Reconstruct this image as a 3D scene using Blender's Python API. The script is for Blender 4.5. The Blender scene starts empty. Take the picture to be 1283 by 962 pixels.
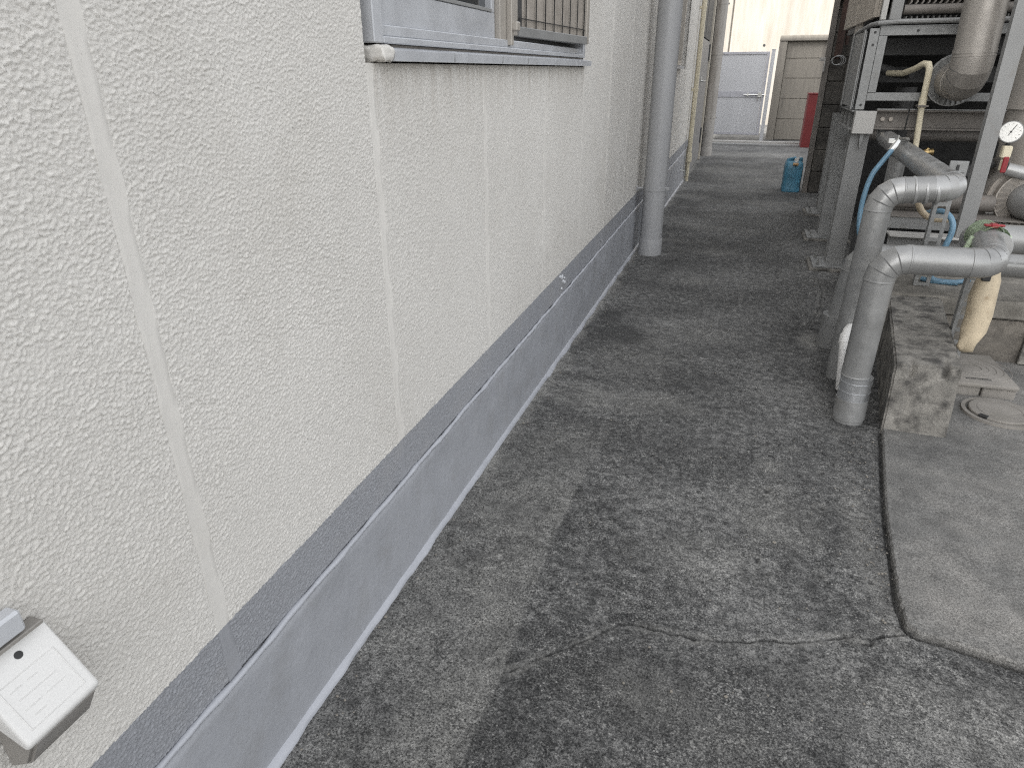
import bpy, bmesh, math, random
import numpy as np
from mathutils import Vector, Matrix
random.seed(7)
R = math.radians
C = bpy.context.scene.collection
sc = bpy.context.scene

# ---------------------------------------------------------------- camera
H = 1.12; yaw, pit, rol = .3184, .439, -.0042
F = Vector((-math.sin(yaw)*math.cos(pit), math.cos(yaw)*math.cos(pit), -math.sin(pit)))
Rt = F.cross(Vector((0, 0, 1))).normalized(); Up = Rt.cross(F)
c_, s_ = math.cos(rol), math.sin(rol)
Rt, Up = c_*Rt + s_*Up, -s_*Rt + c_*Up
cam = bpy.data.cameras.new('camera'); co = bpy.data.objects.new('camera', cam); C.objects.link(co)
m = Matrix((Rt, Up, -F)).transposed().to_4x4(); m.translation = (0, 0, H)
co.matrix_world = m
cam.sensor_width = 36; cam.lens = 833.3/1283*36; cam.clip_start = .02; cam.clip_end = 500
sc.camera = co; sc.cycles.use_light_tree = False

# ---------------------------------------------------------------- light
SUN_EL = 37.0; SUN_DIR = Vector((-.58, -.81, 0)).normalized()      # towards the sun (horizontal)
w = bpy.data.worlds.new('World'); sc.world = w; w.use_nodes = True
nt = w.node_tree; bg = nt.nodes['Background']
sky = nt.nodes.new('ShaderNodeTexSky'); sky.sky_type = 'NISHITA'; sky.sun_disc = False
sky.sun_elevation = R(SUN_EL); sky.sun_rotation = math.atan2(SUN_DIR.x, SUN_DIR.y)
sky.dust_density = 3.0; sky.air_density = 1.2
hs = nt.nodes.new('ShaderNodeHueSaturation'); hs.inputs['Saturation'].default_value = .13
nt.links.new(sky.outputs[0], hs.inputs['Color']); nt.links.new(hs.outputs[0], bg.inputs[0])
bg.inputs[1].default_value = .15
sl = bpy.data.lights.new('sun', 'SUN'); sl.energy = 2.0; sl.angle = R(.5); sl.color = (1, .97, .92)
so = bpy.data.objects.new('sun', sl); C.objects.link(so)
sd = Vector((SUN_DIR.x*math.cos(R(SUN_EL)), SUN_DIR.y*math.cos(R(SUN_EL)), math.sin(R(SUN_EL))))
so.rotation_euler = sd.to_track_quat('Z', 'Y').to_euler(); so.location = (0, 0, 20)
sc.view_settings.view_transform = 'Standard'; sc.view_settings.look = 'None'
sc.view_settings.gamma = 1; sc.view_settings.exposure = 1.78
sc.cycles.use_denoising = False; sc.cycles.use_adaptive_sampling = False; sc.cycles.filter_width = 1.15; sc.cycles.diffuse_bounces = 5; sc.cycles.sample_clamp_indirect = 4

# ---------------------------------------------------------------- helpers
SL = -.0143
def gz(y): return SL*y
def tag(o, label=None, cat=None, group=None, kind=None):
    if label: o['label'] = label
    if cat: o['category'] = cat
    if group: o['group'] = group
    if kind: o['kind'] = kind
    return o
def empty(name, loc, label, cat, group=None):
    o = bpy.data.objects.new(name, None); C.objects.link(o); o.location = loc
    o.empty_display_size = .1
    return tag(o, label, cat, group)
def wpos(o):
    v = Vector(o.location); p = o.parent
    while p: v += Vector(p.location); p = p.parent
    return v
def link(name, me, mat, parent=None, smooth=False, kind=None, origin=None):
    """mesh given in world coordinates -> object under parent (parents are unrotated)"""
    o = bpy.data.objects.new(name, me); C.objects.link(o)
    if isinstance(mat, (list, tuple)):
        for mm in mat: me.materials.append(mm)
    else: me.materials.append(mat)
    base = Vector((0, 0, 0))
    if parent: o.parent = parent; base = wpos(parent)
    if origin is not None: org = Vector(origin)
    else:
        n = len(me.vertices); a = np.empty(n*3, np.float32); me.vertices.foreach_get('co', a)
        a = a.reshape(-1, 3); org = Vector(((a[:, 0].min()+a[:, 0].max())/2, (a[:, 1].min()+a[:, 1].max())/2, a[:, 2].min()))
    me.transform(Matrix.Translation(-org)); o.location = org - base
    if smooth: me.polygons.foreach_set('use_smooth', [True]*len(me.polygons))
    if kind: o['kind'] = kind
    return o
class MB:
    def __init__(s): s.bm = bmesh.new()
    def box(s, x0, x1, y0, y1, z0, z1, bev=0, rot=0, seg=1):
        b = bmesh.new()
        r = bmesh.ops.create_cube(b, size=1)
        for v in b.verts: v.co = Vector((v.co.x*(x1-x0), v.co.y*(y1-y0), v.co.z*(z1-z0)))
        if bev: bmesh.ops.bevel(b, geom=b.edges[:], offset=bev, segments=seg, affect='EDGES', profile=.5)
        c = Vector(((x0+x1)/2, (y0+y1)/2, (z0+z1)/2))
        M = Matrix.Translation(c) @ (Matrix.Rotation(rot, 4, 'Z') if not isinstance(rot, Matrix) else rot)
        b.transform(M); s.merge(b); return s
    def merge(s, b):
        me = bpy.data.meshes.new('t'); b.to_mesh(me); b.free(); s.bm.from_mesh(me); bpy.data.meshes.remove(me)
    def tube(s, pts, r, n=16, caps=True, rads=None):
        pts = [Vector(p) for p in pts]; N = len(pts); bm = s.bm; rings = []
        t0 = (pts[1]-pts[0]).normalized()
        ref = Vector((0, 0, 1)) if abs(t0.z) < .9 else Vector((1, 0, 0))
        u = t0.cross(ref).normalized(); pt = t0
        for i, p in enumerate(pts):
            a = (pts[i]-pts[i-1]).normalized() if i > 0 else t0
            b = (pts[i+1]-pts[i]).normalized() if i < N-1 else a
            t = (a+b).normalized() if (a+b).length > 1e-6 else a
            u = (u - t*u.dot(t)).normalized(); v = t.cross(u)
            rr = rads[i] if rads else r
            k = 1/max(.5, math.sqrt(max(.1, (1+a.dot(b))/2)))
            # mitre: stretch along the bend direction
            bd = (b-a); bd = bd.normalized() if bd.length > 1e-5 else None
            ring = []
            for j in range(n):
                an = 2*math.pi*j/n; d = u*math.cos(an)+v*math.sin(an)
                if bd is not None: d = d + bd*(d.dot(bd)*(k-1))
                ring.append(bm.verts.new(p+d*rr))
            rings.append(ring)
        for i in range(N-1):
            for j in range(n):
                bm.faces.new((rings[i][j], rings[i][(j+1) % n], rings[i+1][(j+1) % n], rings[i+1][j]))
        if caps:
            bm.faces.new(rings[0][::-1]); bm.faces.new(rings[-1])
        return s
    def cyl(s, a, b, r, n=16, r2=None):
        return s.tube([a, b], r, n, True, [r, r if r2 is None else r2])
    def prism(s, poly, axis, a, b):
        """poly: list of 2D points; axis 'x','y','z' extrude from a to b"""
        def P(p, t):
            if axis == 'x': return (t, p[0], p[1])
            if axis == 'y': return (p[0], t, p[1])
            return (p[0], p[1], t)
        A = [s.bm.verts.new(P(p, a)) for p in poly]; B = [s.bm.verts.new(P(p, b)) for p in poly]
        n = len(poly)
        s.bm.faces.new(A[::-1]); s.bm.faces.new(B)
        for i in range(n): s.bm.faces.new((A[i], A[(i+1) % n], B[(i+1) % n], B[i]))
        return s
    def build(s, name, mat, parent=None, smooth=False, kind=None, origin=None, ang=None):
        bmesh.ops.recalc_face_normals(s.bm, faces=s.bm.faces[:])
        me = bpy.data.meshes.new(name); s.bm.to_mesh(me); s.bm.free()
        o = link(name, me, mat, parent, False, kind, origin)
        if smooth: me.shade_smooth() if hasattr(me, 'shade_smooth') else None
        if smooth:
            try: me.set_sharp_from_angle(angle=R(ang or 35))
            except Exception: pass
        return o
# gradient noise
_rs = np.random.RandomState(3)
def perlin(x, y, seed=0):
    rs = np.random.RandomState(seed+11); perm = rs.permutation(512); perm = np.concatenate([perm, perm])
    ang = rs.rand(512)*2*np.pi; gx, gy = np.cos(ang), np.sin(ang)
    xi = np.floor(x).astype(int); yi = np.floor(y).astype(int); xf = x-xi; yf = y-yi
    def g(ix, iy, dx, dy):
        h = perm[(perm[ix & 511]+iy) & 511]; return gx[h]*dx+gy[h]*dy
    u = xf**3*(xf*(xf*6-15)+10); v = yf**3*(yf*(yf*6-15)+10)
    a = g(xi, yi, xf, yf); b = g(xi+1, yi, xf-1, yf); c = g(xi, yi+1, xf, yf-1); d = g(xi+1, yi+1, xf-1, yf-1)
    return ((a*(1-u)+b*u)*(1-v)+(c*(1-u)+d*u)*v)*1.5
def fbm(x, y, seed=0, octv=4):
    r = 0; a = 1; t = 0
    for i in range(octv): r = r+a*perlin(x*2**i, y*2**i, seed+i*7); t += a; a *= .5
    return r/t
def grid_mesh(name, V, nu, nv, flip=False):
    me = bpy.data.meshes.new(name); n = nu*nv
    me.vertices.add(n); me.vertices.foreach_set('co', V.astype(np.float32).ravel())
    i = np.arange(nu-1)[:, None]*nv+np.arange(nv-1)[None, :]; i = i.ravel()
    q = np.stack([i, i+nv, i+nv+1, i+1], 1)
    if flip: q = q[:, ::-1]
    nf = len(q); me.loops.add(nf*4); me.polygons.add(nf)
    me.loops.foreach_set('vertex_index', q.astype(np.int32).ravel())
    me.polygons.foreach_set('loop_start', np.arange(0, nf*4, 4, dtype=np.int32))
    me.polygons.foreach_set('use_smooth', np.ones(nf, bool))
    me.update(calc_edges=True); me.validate(); return me
def add_attr(me, name, arr):
    a = me.attributes.new(name, 'FLOAT', 'POINT'); a.data.foreach_set('value', arr.astype(np.float32).ravel())

# ---------------------------------------------------------------- materials
def newmat(name):
    mt = bpy.data.materials.new(name); mt.use_nodes = True
    n = mt.node_tree; b = n.nodes['Principled BSDF']; return mt, n, b
def N(n, t, **k):
    o = n.nodes.new(t)
    for a, v in k.items():
        if a in o.inputs: o.inputs[a].default_value = v
        else: setattr(o, a, v)
    return o
def noise(n, vec, scale, detail=4, rough=.6, dist=0):
    o = N(n, 'ShaderNodeTexNoise'); o.inputs['Scale'].default_value = scale; o.inputs['Detail'].default_value = detail
    o.inputs['Roughness'].default_value = rough; o.inputs['Distortion'].default_value = dist
    n.links.new(vec, o.inputs['Vector']); return o.outputs['Fac']
def ramp(n, fac, stops):
    o = N(n, 'ShaderNodeValToRGB'); e = o.color_ramp.elements
    while len(e) < len(stops): e.new(.5)
    for el, (p, c) in zip(e, stops):
        el.position = p; el.color = (c, c, c, 1) if not isinstance(c, (tuple, list)) else (*c, 1)
    n.links.new(fac, o.inputs[0]); return o.outputs[0]
def mix(n, fac, a, b, mode='MIX'):
    o = N(n, 'ShaderNodeMix'); o.data_type = 'RGBA'; o.blend_type = mode
    for s, v in ((0, fac), (6, a), (7, b)):
        if isinstance(v, (int, float)) and s == 0: o.inputs[s].default_value = v
        elif isinstance(v, (tuple, list)): o.inputs[s].default_value = (*v, 1)
        else: n.links.new(v, o.inputs[s])
    return o.outputs[2]
def math_(n, op, a, b=0, c=None):
    o = N(n, 'ShaderNodeMath'); o.operation = op
    for i, v in enumerate((a, b, c)):
        if v is None: continue
        if isinstance(v, (int, float)): o.inputs[i].default_value = v
        else: n.links.new(v, o.inputs[i])
    return o.outputs[0]
def bump(n, b, h, strength, dist, prev=None):
    o = N(n, 'ShaderNodeBump'); o.inputs['Strength'].default_value = strength; o.inputs['Distance'].default_value = dist
    n.links.new(h, o.inputs['Height'])
    if prev: n.links.new(prev, o.inputs['Normal'])
    n.links.new(o.outputs[0], b.inputs['Normal']); return o.outputs[0]
def wcoord(n):
    g = N(n, 'ShaderNodeNewGeometry'); return g.outputs['Position']
def mat(name, col, rough=.6, metal=0, var=.25, scale=6, bmp=.2, bscale=120, bdist=.001, dirt=None, dscale=3, dlo=.5, dhi=.75, streak=False, spec=.5, fine=.15):
    mt, n, b = newmat(name); p = wcoord(n)
    pv = p
    if streak:
        mp = N(n, 'ShaderNodeMapping'); mp.inputs['Scale'].default_value = (1, 1, .12); n.links.new(p, mp.inputs[0]); pv = mp.outputs[0]
    f = noise(n, pv, scale, 5, .65)
    lo = tuple(c*(1-var) for c in col); hi = tuple(min(1, c*(1+var)) for c in col)
    c = ramp(n, f, [(.3, lo), (.7, hi)])
    if fine:
        ff = noise(n, p, 300, 2, .7); c = mix(n, 1.0, c, ramp(n, ff, [(.3, 1-fine), (.7, 1+fine*.5)]), 'MULTIPLY')
    if dirt:
        d = noise(n, pv, dscale, 6, .7); c = mix(n, ramp(n, d, [(dlo, 0.0), (dhi, 1.0)]), c, dirt)
    n.links.new(c, b.inputs['Base Color'])
    rr = ramp(n, noise(n, p, scale*2, 3), [(.3, max(0, rough-.1)), (.7, min(1, rough+.12))]); n.links.new(rr, b.inputs['Roughness'])
    b.inputs['Metallic'].default_value = metal; b.inputs['Specular IOR Level'].default_value = spec
    if bmp: bump(n, b, noise(n, p, bscale, 3, .6), bmp, bdist)
    return mt
def wall_material(name, stucco):
    mt, n, b = newmat(name); p = wcoord(n)
    sx = N(n, 'ShaderNodeSeparateXYZ'); n.links.new(p, sx.inputs[0])
    edge = math_(n, 'ADD', sx.outputs[2], math_(n, 'MULTIPLY', math_(n, 'SUBTRACT', noise(n, p, 40, 5, .7), .5), .010))
    fac = N(n, 'ShaderNodeMapRange'); fac.inputs[1].default_value = .3495; fac.inputs[2].default_value = .3505
    n.links.new(edge, fac.inputs[0])
    big = noise(n, p, 1.6, 4, .6); kk = 1.05 if stucco is None else (.98 if stucco is False else 1.0)
    cream = ramp(n, big, [(.3, (.60*kk, .578*kk, .54*kk)), (.7, (.66*kk, .638*kk, .60*kk))])
    blue = ramp(n, big, [(.3, (.262, .268, .286)), (.7, (.295, .301, .319))])
    c = mix(n, fac.outputs[0], blue, cream)
    # rain streaks below the sills and soft grime
    mp = N(n, 'ShaderNodeMapping'); mp.inputs['Scale'].default_value = (1, 1, .07); n.links.new(p, mp.inputs[0])
    st = noise(n, mp.outputs[0], 38, 4, .7)
    zr = N(n, 'ShaderNodeMapRange'); zr.inputs[1].default_value = .93; zr.inputs[2].default_value = 1.14; n.links.new(sx.outputs[2], zr.inputs[0])
    zc = math_(n, 'LESS_THAN', sx.outputs[2], 1.145); ya = math_(n, 'GREATER_THAN', sx.outputs[1], 1.2); yb = math_(n, 'LESS_THAN', sx.outputs[1], 2.97)
    sm = math_(n, 'MULTIPLY', math_(n, 'MULTIPLY', math_(n, 'POWER', zr.outputs[0], 2.0), zc), math_(n, 'MULTIPLY', ya, yb))
    c = mix(n, math_(n, 'MULTIPLY', sm, ramp(n, st, [(.42, 0.0), (.68, .55)])), c, (.30, .26, .21))
    gr = noise(n, p, 2.3, 6, .7); c = mix(n, ramp(n, gr, [(.52, 0.0), (.80, .28)]), c, (.42, .39, .34))
    sp = noise(n, p, 420, 1, .5); c = mix(n, ramp(n, sp, [(.70, 0.0), (.78, .35)]), c, (.25, .24, .22))
    n.links.new(c, b.inputs['Base Color'])
    b.inputs['Roughness'].default_value = .62
    if stucco == 'mesh':
        h = noise(n, p, 260, 4, .75); bump(n, b, h, .7, .0022)
    elif stucco:
        h = noise(n, p, 125, 4, .75, .4); hh = ramp(n, h, [(.40, 0.0), (.60, 1.0)]); bump(n, b, hh, .8, .0016)
    else:
        h = noise(n, p, 25, 3, .5); bump(n, b, h, .4, .003)
    return mt
M_wall_mesh = wall_material('stucco_near', 'mesh'); M_wall = wall_material('stucco', True); M_seal = wall_material('sealant_paint', False); M_seal2 = wall_material('bright_sealant_paint', None)
M_plinth = mat('plinth_paint', (.325, .333, .354), .5, 0, .09, 4, .6, 70, .0022, dirt=(.24, .238, .235), dscale=11, dlo=.50, dhi=.95, fine=.08)
M_bead = mat('bead_sky_sheen', (.39, .40, .43), .4, 0, .06, 14, .3, 60, .001, fine=.03)  # plinth tone lightened to paint in sky sheen on bead and lip
M_pvc = mat('drain_pipe_paint', (.325, .326, .33), .38, 0, .04, 4, .12, 200, .0005, dirt=(.2, .2, .2), dscale=5, dlo=.62, dhi=.9, fine=.03)
M_pvc2 = mat('old_drain_pipe', (.36, .34, .315), .55, 0, .15, 5, .1, 200, .0005, dirt=(.14, .12, .1), dscale=5, streak=True)
M_cream = mat('cream_pipe', (.62, .56, .42), .5, 0, .1, 9, .05, 100, .0005, dirt=(.3, .24, .16), dlo=.6, dhi=.85, fine=.05)
M_alu = mat('aluminium_sash', (.47, .48, .50), .38, .25, .05, 6, .05, 200, .0003, fine=.03)
M_alu_sill = mat('sill_paint', (.50, .51, .53), .35, .1, .06, 8, .1, 80, .0005, fine=.03)
M_beige_alu = mat('beige_sash', (.40, .37, .33), .4, .3, .06, 8, .05, 100, .0004, fine=.04)
M_slat = mat('louvre_slat', (.36, .325, .285), .5, .2, .12, 12, .1, 100, .0004, fine=.06)
M_white = mat('socket_plastic', (.66, .65, .63), .45, 0, .03, 8, .1, 300, .0003, fine=.03)
M_greyp = mat('socket_base_plastic', (.25, .235, .215), .5, 0, .08, 20, .1, 300, .0003, fine=.06)
M_galv = mat('galvanised_steel', (.25, .252, .248), .5, .3, .16, 40, .15, 90, .0005, dirt=(.16, .15, .13), dscale=7, dlo=.58, dhi=.85, fine=.12)
M_clad = mat('pipe_cladding', (.34, .34, .335), .36, .45, .08, 9, .2, 60, .0012, dirt=(.22, .21, .19), dscale=6, dlo=.55, dhi=.9, fine=.08)
M_clad_paint = mat('painted_cladding', (.275, .275, .27), .36, .4, .16, 8, .1, 90, .0006, dirt=(.15, .145, .13), dscale=6, dlo=.6, dhi=.9, fine=.06)
M_clad_w = mat('warm_cladding', (.37, .345, .315), .45, .45, .1, 7, .1, 60, .0008, dirt=(.2, .16, .12), dscale=4, dlo=.55, dhi=.85, streak=True, fine=.08)
M_bright = mat('bright_cladding', (.55, .56, .57), .33, .85, .06, 5, .1, 60, .0006, fine=.05)
M_steel = mat('grey_painted_steel', (.235, .235, .23), .55, .1, .1, 7, .1, 100, .0005, dirt=(.15, .13, .11), dscale=6, dlo=.6, dhi=.85, fine=.08)
M_steel_l = mat('pale_painted_steel', (.40, .39, .37), .5, .1, .08, 7, .1, 100, .0005, dirt=(.3, .22, .15), dscale=9, dlo=.66, dhi=.85, fine=.06)
M_beam = mat('brown_grey_beam', (.17, .155, .14), .65, .1, .2, 9, .15, 90, .0006, dirt=(.13, .065, .035), dscale=9, dlo=.62, dhi=.8, fine=.12)
M_dark = mat('dark_steel_and_shade', (.028, .028, .028), .6, .2, .3, 7, .1, 100, .0005)
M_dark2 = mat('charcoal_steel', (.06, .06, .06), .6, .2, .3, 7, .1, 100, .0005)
M_louv = mat('beige_panel', (.40, .36, .31), .5, .1, .08, 5, .05, 100, .0004, dirt=(.2, .16, .12), dlo=.6, dhi=.9, streak=True)
M_conc = mat('weathered_concrete', (.23, .218, .197), .9, 0, .3, 14, .8, 130, .003, dirt=(.055, .052, .048), dscale=13, dlo=.44, dhi=.62, fine=.35)
M_conc_b = mat('foundation_concrete', (.16, .145, .125), .92, 0, .3, 12, .8, 130, .003, dirt=(.05, .045, .04), dscale=8, dlo=.45, dhi=.7, fine=.35)
M_board = mat('timber_like_concrete', (.23, .215, .19), .9, 0, .35, 9, .8, 60, .004, dirt=(.08, .075, .065), dscale=5, dlo=.45, dhi=.7, fine=.3)
M_block = mat('dark_concrete_block', (.105, .097, .086), .92, 0, .35, 9, .7, 120, .003, dirt=(.028, .026, .024), dscale=4, dlo=.42, dhi=.7, fine=.3)
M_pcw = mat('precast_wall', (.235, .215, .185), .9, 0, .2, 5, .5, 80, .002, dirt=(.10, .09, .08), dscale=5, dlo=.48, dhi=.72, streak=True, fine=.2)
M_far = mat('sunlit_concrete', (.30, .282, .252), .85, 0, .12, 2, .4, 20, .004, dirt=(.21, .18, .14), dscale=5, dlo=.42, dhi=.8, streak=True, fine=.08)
M_gate = mat('gate_paint', (.43, .433, .445), .5, .1, .06, 3, .05, 60, .0004, dirt=(.18, .17, .17), dscale=3, dlo=.62, dhi=.9, streak=True, fine=.04)
M_gate_f = mat('gate_frame_paint', (.36, .36, .385), .5, .1, .1, 8, .05, 60, .0004, fine=.06)
M_door = mat('door_paint', (.23, .225, .22), .45, .1, .06, 4, .03, 60, .0003, fine=.04)
M_doorf = mat('door_frame_paint', (.47, .43, .36), .5, 0, .08, 6, .03, 60, .0003, fine=.05)
M_red = mat('red_paint', (.13, .009, .010), .5, 0, .15, 4, .05, 60, .0003)
M_redv = mat('red_lever', (.24, .02, .025), .4, 0, .2, 30, .05, 60, .0003)
M_blue = mat('blue_plastic', (.07, .23, .34), .42, 0, .2, 14, .3, 60, .002, dirt=(.02, .05, .07), dscale=14, dlo=.5, dhi=.72)
M_bluehose = mat('blue_hose', (.13, .24, .33), .35, 0, .15, 20, .1, 90, .0005, dirt=(.05, .08, .1), dscale=20, dlo=.6, dhi=.85)
M_beigehose = mat('beige_hose', (.45, .37, .26), .55, 0, .12, 20, .1, 90, .0005)
M_foam = mat('yellowed_wrap', (.50, .42, .30), .7, 0, .15, 18, .5, 50, .003, dirt=(.25, .17, .09), dscale=16, dlo=.58, dhi=.8, fine=.1)
M_seamline = mat('seam_shade_line', (.10, .10, .098), .6, 0, .2, 30, 0)  # dark rings paint in the lines of shade cast at elbow seams
M_tape = mat('green_tape', (.38, .46, .32), .35, 0, .15, 30, .4, 60, .002, fine=.06)
M_brass = mat('brass', (.45, .33, .16), .35, .9, .2, 30, .1, 90, .0005)
M_chrome = mat('nickel', (.6, .6, .58), .25, .95, .08, 30, .05, 90, .0003)
M_face = mat('dial_face', (.75, .74, .70), .4, 0, .03, 30, 0, fine=.02)
M_ink = mat('black_ink', (.02, .02, .02), .5, 0, .1, 30, 0)
M_rust = mat('rusty_pipe', (.06, .035, .028), .75, .1, .4, 12, .4, 80, .002)
M_lid = mat('cover_plastic', (.23, .215, .195), .75, 0, .14, 12, .3, 180, .001, dirt=(.16, .15, .13), dscale=10, dlo=.5, dhi=.8, fine=.2)
M_stub = mat('hose_tan', (.42, .26, .12), .5)

# glass
def glass_mat():
    mt, n, b = newmat('window_glass'); b.inputs['Base Color'].default_value = (.02, .025, .03, 1)
    b.inputs['Roughness'].default_value = .06; b.inputs['Specular IOR Level'].default_value = .8; return mt
M_glass = glass_mat()

# ground material ---------------------------------------------------
def ground_material():
    mt, n, b = newmat('old_asphalt_concrete'); p = wcoord(n)
    def attr(a):
        o = N(n, 'ShaderNodeAttribute'); o.attribute_name = a; return o.outputs['Fac']
    big = noise(n, p, 1.1, 5, .65); mid = noise(n, p, 7, 6, .7, .3)
    grit = noise(n, p, 34, 9, .88)
    base = ramp(n, math_(n, 'ADD', math_(n, 'MULTIPLY', big, .30), math_(n, 'MULTIPLY', grit, .70)), [(.42, (.030, .030, .030)), (.50, (.098, .0975, .0955)), (.57, (.225, .222, .215))])
    # worn paler areas drawn on the vertices
    base = mix(n, math_(n, 'MULTIPLY', attr('pale'), ramp(n, grit, [(.40, .45), (.56, 1.0)])), base, ramp(n, mid, [(.35, (.18, .176, .167)), (.65, (.33, .322, .30))]))
    # dark stains
    base = mix(n, math_(n, 'MULTIPLY', attr('stain'), .8), base, (.030, .030, .030))
    # exposed aggregate: three sizes of grain
    dens = ramp(n, noise(n, p, 5.5, 5, .75), [(.38, 0.0), (.60, 1.0)])
    s1 = noise(n, p, 85, 4, .85); s2 = noise(n, p, 210, 4, .88)
    k1 = ramp(n, s1, [(.57, 0.0), (.60, 1.0)]); k2 = ramp(n, s2, [(.56, 0.0), (.59, 1.0)])
    f1 = math_(n, 'MULTIPLY', k1, math_(n, 'MULTIPLY_ADD', dens, .85, .06))
    f2 = math_(n, 'MULTIPLY', k2, math_(n, 'MULTIPLY_ADD', dens, .50, .42))
    lite = mix(n, 1.0, base, (2.5, 2.5, 2.45), 'MULTIPLY')
    lite = mix(n, .40, lite, (.38, .37, .35))
    c = mix(n, f2, base, lite); c = mix(n, f1, c, lite)
    dk = ramp(n, s2, [(.42, .22), (.48, 1.0)]); c = mix(n, 1.0, c, dk, 'MULTIPLY')
    # rare white chips
    vo = N(n, 'ShaderNodeTexVoronoi'); vo.inputs['Scale'].default_value = 26; n.links.new(p, vo.inputs['Vector'])
    ch = ramp(n, vo.outputs['Distance'], [(.045, 1.0), (.07, 0.0)])
    sel = ramp(n, vo.outputs['Color'], [(.72, 0.0), (.75, 1.0)])
    c = mix(n, math_(n, 'MULTIPLY', ch, sel), c, (.38, .37, .35))
    vo2 = N(n, 'ShaderNodeTexVoronoi'); vo2.inputs['Scale'].default_value = 95; n.links.new(p, vo2.inputs['Vector'])
    ch2 = ramp(n, vo2.outputs['Distance'], [(.14, 1.0), (.24, 0.0)]); sel2 = ramp(n, vo2.outputs['Color'], [(.62, 0.0), (.68, 1.0)])
    c = mix(n, math_(n, 'MULTIPLY', math_(n, 'MULTIPLY', ch2, sel2), math_(n, 'MULTIPLY_ADD', dens, .7, .2)), c, (.42, .41, .39))
    vo3 = N(n, 'ShaderNodeTexVoronoi'); vo3.inputs['Scale'].default_value = 60; n.links.new(p, vo3.inputs['Vector'])
    ch3 = ramp(n, vo3.outputs['Distance'], [(.10, 1.0), (.16, 0.0)]); sel3 = ramp(n, vo3.outputs['Color'], [(.70, 0.0), (.75, 1.0)])
    c = mix(n, math_(n, 'MULTIPLY', math_(n, 'MULTIPLY', ch3, sel3), .8), c, (.018, .018, .018))
    # wear lips; dark colour painted into cracks deepens the groove shade
    c = mix(n, math_(n, 'MULTIPLY', attr('lip'), ramp(n, s1, [(.42, .2), (.6, 1.0)])), c, (.36, .35, .325))
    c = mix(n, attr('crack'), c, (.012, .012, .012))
    n.links.new(c, b.inputs['Base Color']); b.inputs['Roughness'].default_value = .88; b.inputs['Specular IOR Level'].default_value = .35
    hsum = math_(n, 'ADD', math_(n, 'MULTIPLY', s1, .7), math_(n, 'MULTIPLY', s2, .5))
    bump(n, b, hsum, 1.0, .006)
    return mt
M_ground = ground_material()
def pad_material():
    mt, n, b = newmat('smooth_pad_concrete'); p = wcoord(n)
    big = noise(n, p, 2.2, 5, .6)
    c = ramp(n, big, [(.35, (.105, .1035, .100)), (.5, (.148, .145, .138)), (.65, (.205, .197, .184))])
    s = noise(n, p, 230, 4, .9); c = mix(n, 1.0, c, ramp(n, s, [(.38, .35), (.5, .95), (.60, 1.6)]), 'MULTIPLY')
    mid = noise(n, p, 16, 6, .75); c = mix(n, 1.0, c, ramp(n, mid, [(.35, .75), (.65, 1.2)]), 'MULTIPLY')
    c = mix(n, ramp(n, noise(n, p, 700, 1), [(.66, 0.0), (.72, .6)]), c, (.33, .31, .28))
    n.links.new(c, b.inputs['Base Color']); b.inputs['Roughness'].default_value = .9
    bump(n, b, s, .6, .003); return mt
M_pad = pad_material()

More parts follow.
